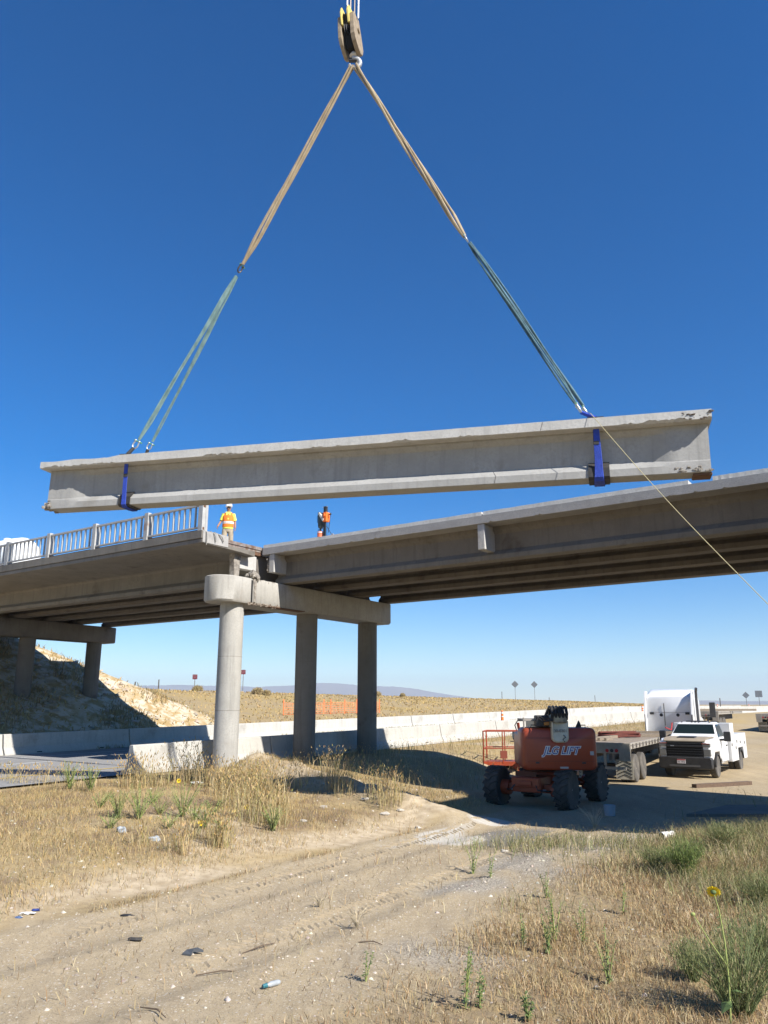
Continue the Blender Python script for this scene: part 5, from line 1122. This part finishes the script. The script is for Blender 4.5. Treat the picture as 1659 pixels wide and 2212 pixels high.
# ------------------------------------------------------------------ vegetation
def blade_object(name, P, H, Wd, lean, cols, label, cat, head=None, parent=None, kind='stuff', seg=2):
    n = len(P); a = rng.uniform(0, 2*np.pi, n); la = rng.uniform(0, 2*np.pi, n); wx = np.stack([np.cos(a), np.sin(a), np.zeros(n)], -1)*(Wd/2)[:, None]
    ld = np.stack([np.cos(la), np.sin(la), np.zeros(n)], -1); up = np.array([0, 0, 1.])
    base = P; mid = P+up*(H*.55)[:, None]+ld*(H*lean*.3)[:, None]; tip = P+up*(H*np.sqrt(np.clip(1-lean**2*.6, .1, 1)))[:, None]+ld*(H*lean)[:, None]
    if head is None:
        vs = np.stack([base-wx, base+wx, mid+wx*.8, mid-wx*.8, tip], 1); nv = 5
        tri = np.array([[0, 1, 2], [0, 2, 3], [3, 2, 4]])
    else:
        hd = (tip-mid); hd /= np.linalg.norm(hd, axis=1)[:, None]; hl = head*rng.uniform(.7, 1.2, n)
        t2 = tip+hd*hl[:, None]; hw = wx/np.linalg.norm(wx, axis=1)[:, None]*(hl*.13)[:, None]; hw2 = np.cross(hw, hd)
        hm = tip+hd*(hl*.45)[:, None]
        vs = np.stack([base-wx, base+wx, mid+wx*.8, mid-wx*.8, tip, hm+hw, hm-hw, t2, hm+hw2, hm-hw2], 1); nv = 10
        tri = np.array([[0, 1, 2], [0, 2, 3], [3, 2, 4], [4, 5, 7], [4, 7, 6], [4, 8, 7], [4, 7, 9]])
    F_ = (tri[None]+(np.arange(n)*nv)[:, None, None]).reshape(-1, 3)
    me = bpy.data.meshes.new(name); v = vs.reshape(-1, 3).astype(np.float32); me.vertices.add(len(v)); me.vertices.foreach_set('co', v.ravel())
    me.loops.add(F_.size); me.loops.foreach_set('vertex_index', F_.ravel().astype(np.int32)); me.polygons.add(len(F_)); me.polygons.foreach_set('loop_start', np.arange(0, F_.size, 3, dtype=np.int32)); me.update()
    c = np.repeat(cols[:, None, :], nv, 1)
    if head is not None: c[:, 5:] *= np.array([1.15, 1.05, .9])
    at = me.color_attributes.new('Col', 'FLOAT_COLOR', 'POINT'); at.data.foreach_set('color', np.concatenate([c, np.ones((n, nv, 1))], -1).astype(np.float32).ravel())
    me.materials.append(GRASSM); o = bpy.data.objects.new(name, me); COL.objects.link(o)
    if parent is None: tag(o, label, cat, kind=kind)
    else: o.parent = parent
    return o
def cpal(n, cols, jit=.18):
    c = np.array(cols)[rng.integers(0, len(cols), n)]; return np.clip(c*rng.uniform(1-jit, 1+jit, (n, 1))*rng.uniform(.94, 1.06, (n, 3)), 0, 1)
DRY = [(.46, .34, .16), (.40, .28, .13), (.52, .40, .21), (.33, .235, .12)]; RED = [(.36, .22, .11), (.42, .28, .14), (.30, .19, .10), (.48, .36, .2)]
GRN = [(.15, .19, .06), (.20, .22, .08), (.26, .25, .10)]; STR = [(.55, .45, .27), (.48, .38, .21), (.40, .31, .17)]
def scatter(n, x0, x1, y0, y1, dens, ypow=1.):
    x = rng.uniform(x0, x1, n); y = y0+(y1-y0)*rng.random(n)**ypow; k = rng.random(n) < dens(x, y); x = x[k]; y = y[k]
    return np.stack([x, y, height(x, y)-.01], -1)
def uvn(x, y): return U.x*x+U.y*y, V.x*x+V.y*y
def view(x, y): return (np.abs(x) < .52*y+1.)
def patch(x, y, sc, sd, lo, hi): return np.clip((nz(x, y, sc, sd)*.5+.5-lo)/(hi-lo), 0, 1)
# short dry stubble on the right foreground
def d1(x, y):
    u, v = uvn(x, y); t = track_mask(u, v, nz(x, y, 2.3, 22), nz(x, y, .9, 21)); g_ = np.exp(-((x-2.9-(y-14.6)*.75)/1.2)**2)*(y > 12)
    return view(x, y)*(1-.97*t)*(1-.8*g_)*(u > -9.8)*(1-sm((v-17.5)/2))*(.35+.65*patch(x, y, 1.7, 31, .25, .55))
P = scatter(300000, -4, 11, 4.5, 19, d1, 1.25); n = len(P); d = P[:, 1]
blade_object('dry_grass', P, rng.uniform(.02, .10, n)*(1+.02*d)*(.6+1.3*patch(P[:, 0], P[:, 1], 3.1, 71, .3, .75)), rng.uniform(.003, .007, n)*(1+.05*d), rng.uniform(.2, 1.1, n), cpal(n, DRY+RED+STR+[(.20, .145, .085), (.66, .54, .34), (.60, .47, .27)], .25), 'short dry stubble covering the right foreground', 'grass')
# sparse straw on the track
wr = lambda x, y: sum(np.exp(-((uvn(x, y)[0]-c_+.25*nz(x, y, .8, 81))/w_)**2) for c_, w_ in ((-8.1, .22), (-5.9, .45), (-4.9, .5)))
P = scatter(60000, -9, 5, 4.5, 20, lambda x, y: view(x, y)*(.10*patch(x, y, 1.1, 41, .35, .7)+.5*wr(x, y)*patch(x, y, 1.6, 82, .4, .7))); n = len(P)
blade_object('loose_straw', P, rng.uniform(.03, .12, n), rng.uniform(.004, .007, n), rng.uniform(.9, 1.25, n), cpal(n, [(.26, .20, .12), (.42, .33, .2), (.18, .13, .08), (.52, .42, .27)]), 'loose straw and dry stems strewn over the dirt track', 'straw')
# bank on the left
def d2(x, y):
    u, v = uvn(x, y); return view(x, y)*sm((-u-10.1)/.9)*(1-sm((-u-19)/.5))*(v < 20.5)*(.38+.62*patch(x, y, 1.2, 33, .30, .62))*(1-.8*np.exp(-((u+12.5)/2.2)**2-((v-17)/1.6)**2))
P = scatter(270000, -20, 4, 8, 30, d2); n = len(P)
blade_object('dry_grass', P, rng.uniform(.05, .17, n), rng.uniform(.004, .010, n), rng.uniform(.2, 1., n), cpal(n, DRY+[(.55, .39, .16), (.50, .35, .14), (.24, .17, .09), (.60, .47, .25), (.20, .20, .09)], .22), 'golden dry grass on the bank left of the track', 'grass')
# tall seeded grass around the barrier end, the first column and the spur
spots = []
def clump(px, py, k, h, r=.35): 
    p = G(px, py); spots.append((p.x, p.y, k, h, r))
for px, py, k, h, r in ((280, 1702, 70, .55, .3), (310, 1700, 90, .6, .35), (345, 1698, 60, .5, .3), (395, 1692, 70, .75, .35), (420, 1690, 80, .8, .35), (440, 1700, 60, .6, .3), (465, 1702, 60, .55, .3), (500, 1706, 80, .5, .35), (530, 1712, 90, .6, .4), (560, 1722, 90, .6, .4), (590, 1735, 90, .65, .4), (505, 1745, 110, .6, .45), (540, 1770, 120, .65, .45), (525, 1730, 90, .6, .4), (570, 1780, 60, .5, .3), (600, 1782, 40, .55, .2), (640, 1700, 40, .6, .3), (710, 1690, 50, .6, .3), (730, 1700, 60, .65, .35), (745, 1710, 40, .6, .3), (815, 1722, 60, .6, .35), (840, 1732, 60, .55, .35), (855, 1740, 30, .45, .3), (470, 1830, 70, .45, .2), (480, 1825, 50, .4, .2), (420, 1810, 40, .4, .25), (390, 1840, 50, .35, .25), (300, 1825, 40, .3, .2), (10, 1690, 60, .35, .5), (60, 1695, 60, .35, .5), (120, 1695, 60, .4, .5), (180, 1700, 40, .45, .4), (560, 1745, 80, .55, .4), (480, 1720, 70, .5, .35)): clump(px, py, k, h, r)
PX = []; HH = []
for x, y, k, h, r in spots:
    k = int(k*1.35); h *= 1.35
    a = rng.uniform(0, 6.28, k); rr = r*np.sqrt(rng.random(k)); xx = x+rr*np.cos(a); yy = y+rr*np.sin(a); PX.append(np.stack([xx, yy, height(xx, yy)-.02], -1)); HH.append(h*(.3+.8*rng.random(k)**.8))
P = np.concatenate(PX); HH = np.concatenate(HH); n = len(P)
blade_object('tall_grass', P, HH, rng.uniform(.007, .015, n), rng.uniform(.1, .45, n), cpal(n, STR+[(.62, .50, .28), (.58, .44, .2)]+[(.50, .38, .17), (.40, .36, .15)]), 'tall seeded straw grass around the barrier end and the near column', 'grass', head=.09)
# rough grass in the shaded yard and along the near barrier
def d3(x, y):
    u, v = uvn(x, y); return view(x, y)*(sm((u+19.6)/.4)*(1-sm((u+14.5)/2.5))*(v > 20)*(.5+.5*patch(x, y, .8, 35, .3, .6))+.35*sm((u+9)/3)*(1-sm((u-1)/3))*(v > 20)*(v < 27)*patch(x, y, .7, 36, .55, .75))
P = scatter(60000, -14, 34, 19, 62, d3); n = len(P)
blade_object('rough_grass', P, rng.uniform(.1, .5, n), rng.uniform(.008, .018, n), rng.uniform(.1, .8, n), cpal(n, DRY+STR+GRN[:1]), 'rough dry grass along the yard side of the near barrier row', 'grass', head=.06)
# weedy bank on the right
def d4(x, y): return view(x, y)*np.clip(1.3*np.exp(-((x-8.3)/3.6)**2-((y-14.6)/1.8)**2)+.8*np.exp(-((x-5.2)/1.1)**2-((y-11.9)/1.2)**2)+.35*np.exp(-((x-3.0)/1.6)**2-((y-16.2)/.7)**2)-.12+.35*nz(x, y, 1.8, 37), 0, 1)
P = scatter(130000, 0, 14, 9.5, 19, d4); n = len(P)
blade_object('weed_cover', P, rng.uniform(.08, .34, n), rng.uniform(.006, .013, n), rng.uniform(.2, .9, n), cpal(n, [(.27, .27, .12), (.33, .31, .15), (.20, .22, .085), (.42, .35, .19), (.48, .40, .24)]), 'grey green weeds growing over the low bank on the right', 'weeds', head=.03)
# golden field beyond the road and hillside tufts
def d5(x, y):
    u, v = uvn(x, y); return (np.abs(x) < .52*y+2)*(u < -33)*(u > -84)*(.3+.7*patch(x, y, .25, 38, .25, .6))
P = scatter(75000, -60, 90, 38, 210, d5, 1.8); n = len(P); dd = P[:, 1]
blade_object('field_grass', P, rng.uniform(.12, .30, n), .02+.0011*dd, rng.uniform(.5, 1.2, n), cpal(n, [(.50, .36, .15), (.47, .335, .14), (.54, .40, .18)], .1), 'golden dry grass of the field beyond the far barriers', 'grass')
def d6(x, y):
    u, v = uvn(x, y); return (np.abs(x) < .52*y+2)*(u < -33)*(v < 39)*patch(x, y, 1.1, 39, .45, .62)
P = scatter(70000, -45, -5, 36, 66, d6); n = len(P)
blade_object('hillside_grass', P, rng.uniform(.12, .42, n), rng.uniform(.02, .05, n), rng.uniform(.2, .9, n), cpal(n, DRY+[(.30, .27, .14), (.22, .20, .11)]), 'dry tufts of grass on the approach hillside', 'grass')
# weeds along the foot of the far barriers
P = scatter(14000, -24, 40, 24, 90, lambda x, y: (np.abs(x) < .52*y+2)*(np.abs(uvn(x, y)[0]+30.45) < .16)*patch(x, y, .8, 44, .3, .6)*1.0) if False else None
vv = rng.uniform(22, 75, 2600); uu = -30.55+rng.uniform(-.08, .12, 2600); k = rng.random(2600) < patch(uu, vv, 1.3, 44, .35, .6); uu = uu[k]; vv = vv[k]
P = np.stack([U.x*uu+V.x*vv, U.y*uu+V.y*vv, roadz(vv)], -1); n = len(P)
blade_object('roadside_weeds', P, rng.uniform(.08, .26, n), rng.uniform(.012, .025, n), rng.uniform(.2, .8, n), cpal(n, GRN+DRY[:2]), 'thin line of weeds along the foot of the far barriers', 'weeds')
# tyre tread marks pressed into the track
tv = MB()
for ru, ph in ((-9.35, 0), (-9.0, .5), (-7.2, .2), (-6.85, .7)):
    v_ = 6.2+ph*.1
    while v_ < 17.5:
        v_ += random.uniform(.11, .14)
        if random.random() < .08+.25*(math.sin(v_*1.3+ru) > .3): continue
        u0 = ru+random.uniform(-.02, .02); du = .15 if ph < .4 else -.15; a = W(u0, v_); c = W(u0+du*random.uniform(.7, 1.1), v_+.07); d = (c-a).normalized(); n_ = Vector((-d.y, d.x, 0)); za = hz(a.x, a.y); zc_ = hz(c.x, c.y); hh = random.uniform(.013, .026)
        tv.add([Vector((a.x, a.y, za-.01))-n_*.022, Vector((a.x, a.y, za-.01))+n_*.03, Vector((c.x, c.y, zc_-.01))+n_*.03, Vector((c.x, c.y, zc_-.01))-n_*.022, Vector((a.x, a.y, za+hh))-n_*.008, Vector((c.x, c.y, zc_+hh*.8))-n_*.008], [(0, 4, 5, 3), (1, 2, 5, 4), (0, 1, 4), (3, 5, 2)])
tag(tv.build('tyre_tread_marks', mk('tread_dirt', (.40, .315, .20), .95, col2=(.30, .235, .15), nscale=6, bump=.5), None), 'ridged tyre tread marks pressed into the dirt track', 'tread marks', kind='stuff')
# gravel
def stones(name, P, R, cols, label, cat):
    n = len(P); base = np.array([[1, 0, 0], [-.5, .87, 0], [-.5, -.87, 0], [.1, .05, .75], [.55, .5, .45], [-.6, .1, .4]]); nv = 6
    tri = np.array([[0, 4, 3], [0, 1, 4], [4, 1, 3], [1, 5, 3], [1, 2, 5], [5, 2, 3], [2, 0, 3]])
    a = rng.uniform(0, 6.28, n); ca, sa = np.cos(a)[:, None], np.sin(a)[:, None]; j = base[None]*rng.uniform(.65, 1.35, (n, nv, 3))
    v = np.stack([j[..., 0]*ca-j[..., 1]*sa, j[..., 0]*sa+j[..., 1]*ca, j[..., 2]*rng.uniform(.6, 1.1, (n, 1))], -1)*R[:, None, None]+P[:, None, :]
    F_ = (tri[None]+(np.arange(n)*nv)[:, None, None]).reshape(-1, 3); me = bpy.data.meshes.new(name); vf = v.reshape(-1, 3).astype(np.float32)
    me.vertices.add(len(vf)); me.vertices.foreach_set('co', vf.ravel()); me.loops.add(F_.size); me.loops.foreach_set('vertex_index', F_.ravel().astype(np.int32)); me.polygons.add(len(F_)); me.polygons.foreach_set('loop_start', np.arange(0, F_.size, 3, dtype=np.int32)); me.update()
    c = np.repeat(cols[:, None, :], nv, 1); at = me.color_attributes.new('Col', 'FLOAT_COLOR', 'POINT'); at.data.foreach_set('color', np.concatenate([c, np.ones((n, nv, 1))], -1).astype(np.float32).ravel())
    me.materials.append(STONEM); o = bpy.data.objects.new(name, me); COL.objects.link(o); return tag(o, label, cat, kind='stuff')
def d7(x, y):
    g_ = np.exp(-((x-2.9-(y-14.6)*.75)/1.2)**2)*sm((y-12.0)/1.2)*(1-sm((y-16.2)/2))+np.exp(-((x-6.6)/1.2)**2-((y-12.2)/.8)**2); return view(x, y)*np.clip(g_*1.2+.22+.6*patch(x, y, 1.4, 51, .4, .7)*(y < 14), 0, 1)
P = scatter(150000, -8, 12, 4.6, 19, d7); n = len(P)
stones('gravel', P, .005+.022*rng.random(n)**2.2+.02*(rng.random(n) < .02)*(.7+.04*P[:, 1]), cpal(n, [(.46, .40, .32), (.36, .31, .24), (.52, .46, .37), (.26, .22, .17)]), 'loose grey gravel between the track and the weeds', 'gravel')
def d8(x, y):
    u, v = uvn(x, y); return ((u > -19)*(u < -10)*(v < 20)*(.15+.5*np.exp(-((u+13)/3)**2-((v-17.5)/1.5)**2))*view(x, y))
P = scatter(14000, -14, 4, 9, 28, d8); n = len(P)
stones('spoil_rubble', P, .010+.045*rng.random(n)**3, cpal(n, [(.48, .42, .33), (.40, .34, .26), (.55, .50, .42)]), 'pale clods and rubble on the spoil bank below the near column', 'rubble')
P = scatter(9000, -45, -5, 36, 60, lambda x, y: (np.abs(x) < .52*y+2)*(uvn(x, y)[0] < -33.5)*(uvn(x, y)[1] < 37)*patch(x, y, 1.1, 52, .4, .7)); n = len(P)
stones('hillside_rubble', P, rng.uniform(.05, .22, n), cpal(n, [(.50, .43, .33), (.42, .35, .26)]), 'pale eroded rubble on the approach hillside', 'rubble')
# ---- single plants
def leafquad(b, p, d, L_, wd, up=Vector((0, 0, 1))):
    d = d.normalized(); s = d.cross(up); s = s.normalized() if s.length > .01 else Vector((1, 0, 0)); m = p+d*L_*.45+Vector((0, 0, L_*.06)); e = p+d*L_-Vector((0, 0, L_*.12))
    b.add([p, m+s*wd/2, e, m-s*wd/2, m+Vector((0, 0, wd*.12))], [(0, 1, 4), (1, 2, 4), (2, 3, 4), (3, 0, 4)])
def broad_weed(px, py, h, label, stems=4, mat=LEAFG, spread=.25, dens=16, leaf=.07):
    p = G(px, py); r = root('green_weed', label, 'weed', p, 0, 'green weeds'); st = MB(); lf = MB()
    for k in range(stems):
        a = random.uniform(0, 6.28); tip = Vector((math.cos(a)*spread*h*random.uniform(.3, 1.3), math.sin(a)*spread*h*random.uniform(.3, 1.3), h*random.uniform(.6, 1.05)))
        st.tube([Vector((0, 0, -.02)), tip*.5+Vector((0, 0, .06*h)), tip], [.006, .005, .003], 5)
        for i in range(dens):
            f = (i+.5)/dens; q = tip*f+Vector((0, 0, .06*h*math.sin(f*3.1))); aa = random.uniform(0, 6.28)
            leafquad(lf, q, Vector((math.cos(aa), math.sin(aa), random.uniform(-.1, .6))), leaf*random.uniform(.6, 1.3)*(1.15-.6*f), leaf*.35)
    st.build('stem', STEMY, r); lf.build('leaves', mat, r); return r
random.seed(21)
for px, py, h, lab, k in ((1022, 1888, .62, 'upright green weed on the gravel right of the track', 5), (1060, 1895, .38, 'short green weed just right of the upright one on the gravel', 3), (1200, 2035, .60, 'dark leafy weed in the middle of the dry stubble', 5), (1185, 2060, .42, 'lower leafy weed left of the dark one in the stubble', 4), (1005, 2180, .55, 'tall leafy weed near the bottom of the frame', 4), (1035, 2175, .30, 'small pale leafed weed beside the tall one near the bottom', 3), (1315, 2125, .50, 'olive weed in the stubble left of the sunflower', 5), (1262, 2040, .42, 'pale green weed right of the dark leafy one', 3), (1345, 1975, .42, 'narrow olive weed in the reddish stubble', 3), (1130, 2045, .32, 'small green weed on the left part of the stubble', 3), (1180, 1940, .38, 'thin green weed at the gravel edge', 3), (790, 2120, .30, 'lone small weed on the gravel at bottom centre', 2), (1140, 2205, .24, 'green rosette weed at the bottom edge', 5)):
    broad_weed(px, py, h, lab, k, LEAFG if 'olive' not in lab else LEAFO)
for px, py, h, lab in ((300, 1770, .50, 'bright green tuft on the left bank'), (255, 1768, .38, 'grey green tuft left of the bright one on the bank'), (395, 1765, .48, 'dark green bush on the bank below the column'), (440, 1790, .32, 'small green bush right of the dark one on the bank'), (590, 1795, .34, 'grey twiggy bush at the lower edge of the bank'), (195, 1710, .40, 'green stalk among the left roadside grass'), (150, 1705, .46, 'taller green stalk among the left roadside grass')):
    broad_weed(px, py, h*1.5, lab, 22, LEAFO if 'grey' in lab else LEAFG, .5, 22, .065)
for k, (px, py, h) in enumerate(((215, 1745, .35), (238, 1790, .3), (345, 1760, .4), (365, 1790, .35), (420, 1772, .4), (462, 1760, .35), (330, 1735, .35), (480, 1795, .28))):
    broad_weed(px, py, h, f'low grey green weed on the left bank, {ORD[k]} of the scattered low ones', 14, LEAFO if k % 2 else LEAFG, .8, 16, .055)
# feathery green bushes on the right
def feather_bush(p, h, w_, n, label, cols):
    r = root('feathery_bush', label, 'bush', p, 0, 'feathery green bushes'); st = MB(); tips = []
    for k in range(int(n/26)):
        a = random.uniform(0, 6.28); rr = random.random()**.6; tip = Vector((math.cos(a)*w_*rr, math.sin(a)*w_*rr*.8, h*random.uniform(.55, 1.05)*(1-.25*rr))); tips.append(tip)
        st.tube([Vector((tip.x*.1, tip.y*.1, -.03)), tip*.5+Vector((0, 0, .05)), tip], [.005, .004, .0015], 4)
    st.build('stems', LEAFO, r)
    P_ = []
    for t in tips:
        for i in range(26):
            f = random.uniform(.12, 1.0); P_.append(t*f+Vector((0, 0, .05*math.sin(3.14*f)))+Vector((random.gauss(0, .05), random.gauss(0, .05), random.gauss(0, .03))))
    P_ = np.array([tuple(q) for q in P_]); m = len(P_)
    blade_object('foliage', P_, rng.uniform(.03, .09, m), rng.uniform(.004, .007, m), rng.uniform(.3, 1.2, m), cpal(m, cols), '', '', parent=r); return r
FG = [(.21, .235, .09), (.27, .28, .12), (.16, .185, .07), (.36, .33, .17)]
feather_bush(G(1600, 2195), .85, .62, 3300, 'big feathery green bush at the bottom right corner', FG)
feather_bush(G(1655, 2100), .72, .5, 2400, 'feathery green bush cut by the right edge behind the sunflower', FG)
feather_bush(G(1500, 2120), .42, .30, 1400, 'small feathery bush left of the sunflower stem', FG)
feather_bush(G(1480, 1895), .62, .38, 3400, 'bright feathery green bush beside the pipe end', [(.20, .26, .07), (.26, .32, .10), (.16, .20, .06)])
feather_bush(G(1420, 1880), .38, .35, 1600, 'low feathery bush left of the bright one', FG)
feather_bush(G(1560, 1830), .45, .5, 1800, 'grey green bush on the right bank', FG)
feather_bush(G(1645, 1960), .5, .35, 1600, 'feathery bush at the right edge above the gravel heap', FG)
for px, py, h, lab in ((770, 2005, .32, 'white wiry dead weed on the track edge'), (1285, 1790, .55, 'pale wiry tumbleweed in front of the boom lift'), (690, 1960, .18, 'small dry wiry tuft in the middle of the track')):
    p = G(px, py); b = MB()
    for k in range(26):
        a = random.uniform(0, 6.28); rr = random.uniform(.2, .9)*h; b.tube([p, p+Vector((math.cos(a)*rr*.4, math.sin(a)*rr*.4, h*.5)), p+Vector((math.cos(a)*rr, math.sin(a)*rr, h*random.uniform(.6, 1.0)))], [.004, .003, .0015], 4)
    thing(b.build('wiry_weed', DRYST, None), lab, 'weed', 'dead wiry weeds')
# sunflower
p = G(1578, 2212); top = Pd(1541, 1926, p.y+.05); H = top-p
SFL = root('sunflower', 'tall wild sunflower with one yellow bloom at the bottom right', 'sunflower', p)
b = MB(); b.tube([Vector((0, 0, -.05)), H*.3+Vector((.035, 0, 0)), H*.6+Vector((.045, 0, 0)), H*.85+Vector((.03, 0, 0)), H], [.010, .009, .008, .006, .005], 7); br = H*.42+Vector((.045, 0, 0)); tip2 = Pd(1497, 1975, p.y+.05)-p
b.tube([br, br.lerp(tip2, .5)+Vector((-.01, 0, 0)), tip2], [.006, .005, .004], 6); b.build('stem', STEMY, SFL, smooth=True)
fn = Vector((.25, .9, .55)).normalized(); fx = fn.cross(Vector((0, 0, 1))).normalized(); fz = fx.cross(fn)
for k in range(18):
    a = 2*math.pi*k/18+random.uniform(-.08, .08); d = fx*math.cos(a)+fz*math.sin(a); s = fn.cross(d); c = H+d*.016; L_ = random.uniform(.046, .058)
    b = MB(); b.add([c-s*.007, c+s*.007, c+d*L_*.6+s*.012+fn*.006, c+d*L_-fn*.004, c+d*L_*.6-s*.012+fn*.006], [(0, 1, 2, 3, 4)]); b.build('petal', PETAL, SFL)
b = MB(); b.sphere(H-fn*.006, .026, 12, (1, 1, .8)); b.build('calyx', LEAFG, SFL); b = MB(); b.sphere(H+fn*.010, .024, 12); b.build('flower_centre', SEEDB, SFL)
b = MB(); b.sphere(tip2, .022, 10, (1, 1, .8)); b.build('bud', STEMY, SFL)
for f, a, L_, wd in ((.17, -2.6, .15, .12), (.24, .4, .12, .06), (.72, 2.4, .07, .035), (.8, 3.3, .05, .025)):
    b = MB(); q = H*f+Vector((.035, 0, 0)); leafquad(b, q, Vector((math.cos(a), -.4, -.5 if f < .2 else .1)), L_, wd); b.build('leaf', LEAFG, SFL)
for px, py, lab in ((385, 1690, 'small yellow flower by the barrier end'), (432, 1787, 'small yellow flower low on the bank'), (533, 1750, 'small yellow flower among the tall grass')):
    q = G(px, py+14); r = root('yellow_flower', lab, 'flower', q, 0, 'small yellow flowers on the bank'); b = MB(); b.tube([Vector((0, 0, -.02)), Vector((.01, 0, .2))], .004, 5); b.build('stem', STEMY, r)
    b = MB()
    for k in range(10):
        a = .628*k; dd_ = Vector((math.cos(a), -.3, math.sin(a))); b.add([Vector((.01, -.01, .2)), Vector((.01, -.01, .2))+dd_*.05+Vector((.012*math.sin(a), 0, -.012*math.cos(a))), Vector((.01, -.01, .2))+dd_*.06, Vector((.01, -.01, .2))+dd_*.05-Vector((.012*math.sin(a), 0, -.012*math.cos(a)))], [(0, 1, 2, 3)])
    b.build('petals', PETAL, r); b = MB(); b.sphere((.01, -.015, .2), .016, 8); b.build('flower_centre', SEEDB, r)
# rounded sage bushes on the field edge and skyline
for k, (px, u, s) in enumerate(((425, -78, 1.3), (556, -70, 1.6), (575, -68, 1.1), (815, -76, 1.4), (232, -78, 1.2), (870, -77, 1.0))):
    p = crest(px, u); m = 900; a = rng.uniform(0, 6.28, m); ph = np.arccos(rng.uniform(0, 1, m)); rr = s*.55*rng.uniform(.5, 1, m)
    Pq = np.stack([rr*np.cos(a)*np.sin(ph), rr*np.sin(a)*np.sin(ph), rr*np.cos(ph)*.9], -1); r = root('dry_bush', f'pale rounded dry bush on the field skyline, {ORD[k]} listed', 'bush', p, 0, 'dry bushes on the skyline'); r['label'] = f'pale rounded dry bush on the skyline, {("just right of the second post", "largest, right of the near column", "smaller, beside the largest", "between the middle and last columns", "far left beside the slope", "right of the last column")[k]}'
    blade_object('foliage', Pq, rng.uniform(.15, .35, m), rng.uniform(.04, .08, m), rng.uniform(.2, 1, m), cpal(m, [(.52, .40, .20), (.44, .34, .18), (.36, .30, .16)]), '', '', parent=r)
# ------------------------------------------------------------------ haze
b = MB(); b.box(-9000, 9000, -900, 12500, -32, 380)
hzo = b.build('haze', mk('haze_tmp', (1, 1, 1)), None); hzo['kind'] = 'stuff'; hzo['label'] = 'pale blue haze lying over the plain and far hills'; hzo['category'] = 'haze'
hm = bpy.data.materials.new('haze'); hm.use_nodes = True; N = hm.node_tree.nodes; N.remove(N['Principled BSDF']); pv = N.new('ShaderNodeVolumePrincipled'); pv.inputs['Color'].default_value = (.74, .87, 1.0, 1); pv.inputs['Density'].default_value = 1.05e-4; pv.inputs['Anisotropy'].default_value = 0.0
hm.node_tree.links.new(pv.outputs[0], N['Material Output'].inputs['Volume']); hzo.data.materials.clear(); hzo.data.materials.append(hm)
for o in bpy.data.objects:
    if '_o' in o: del o['_o']
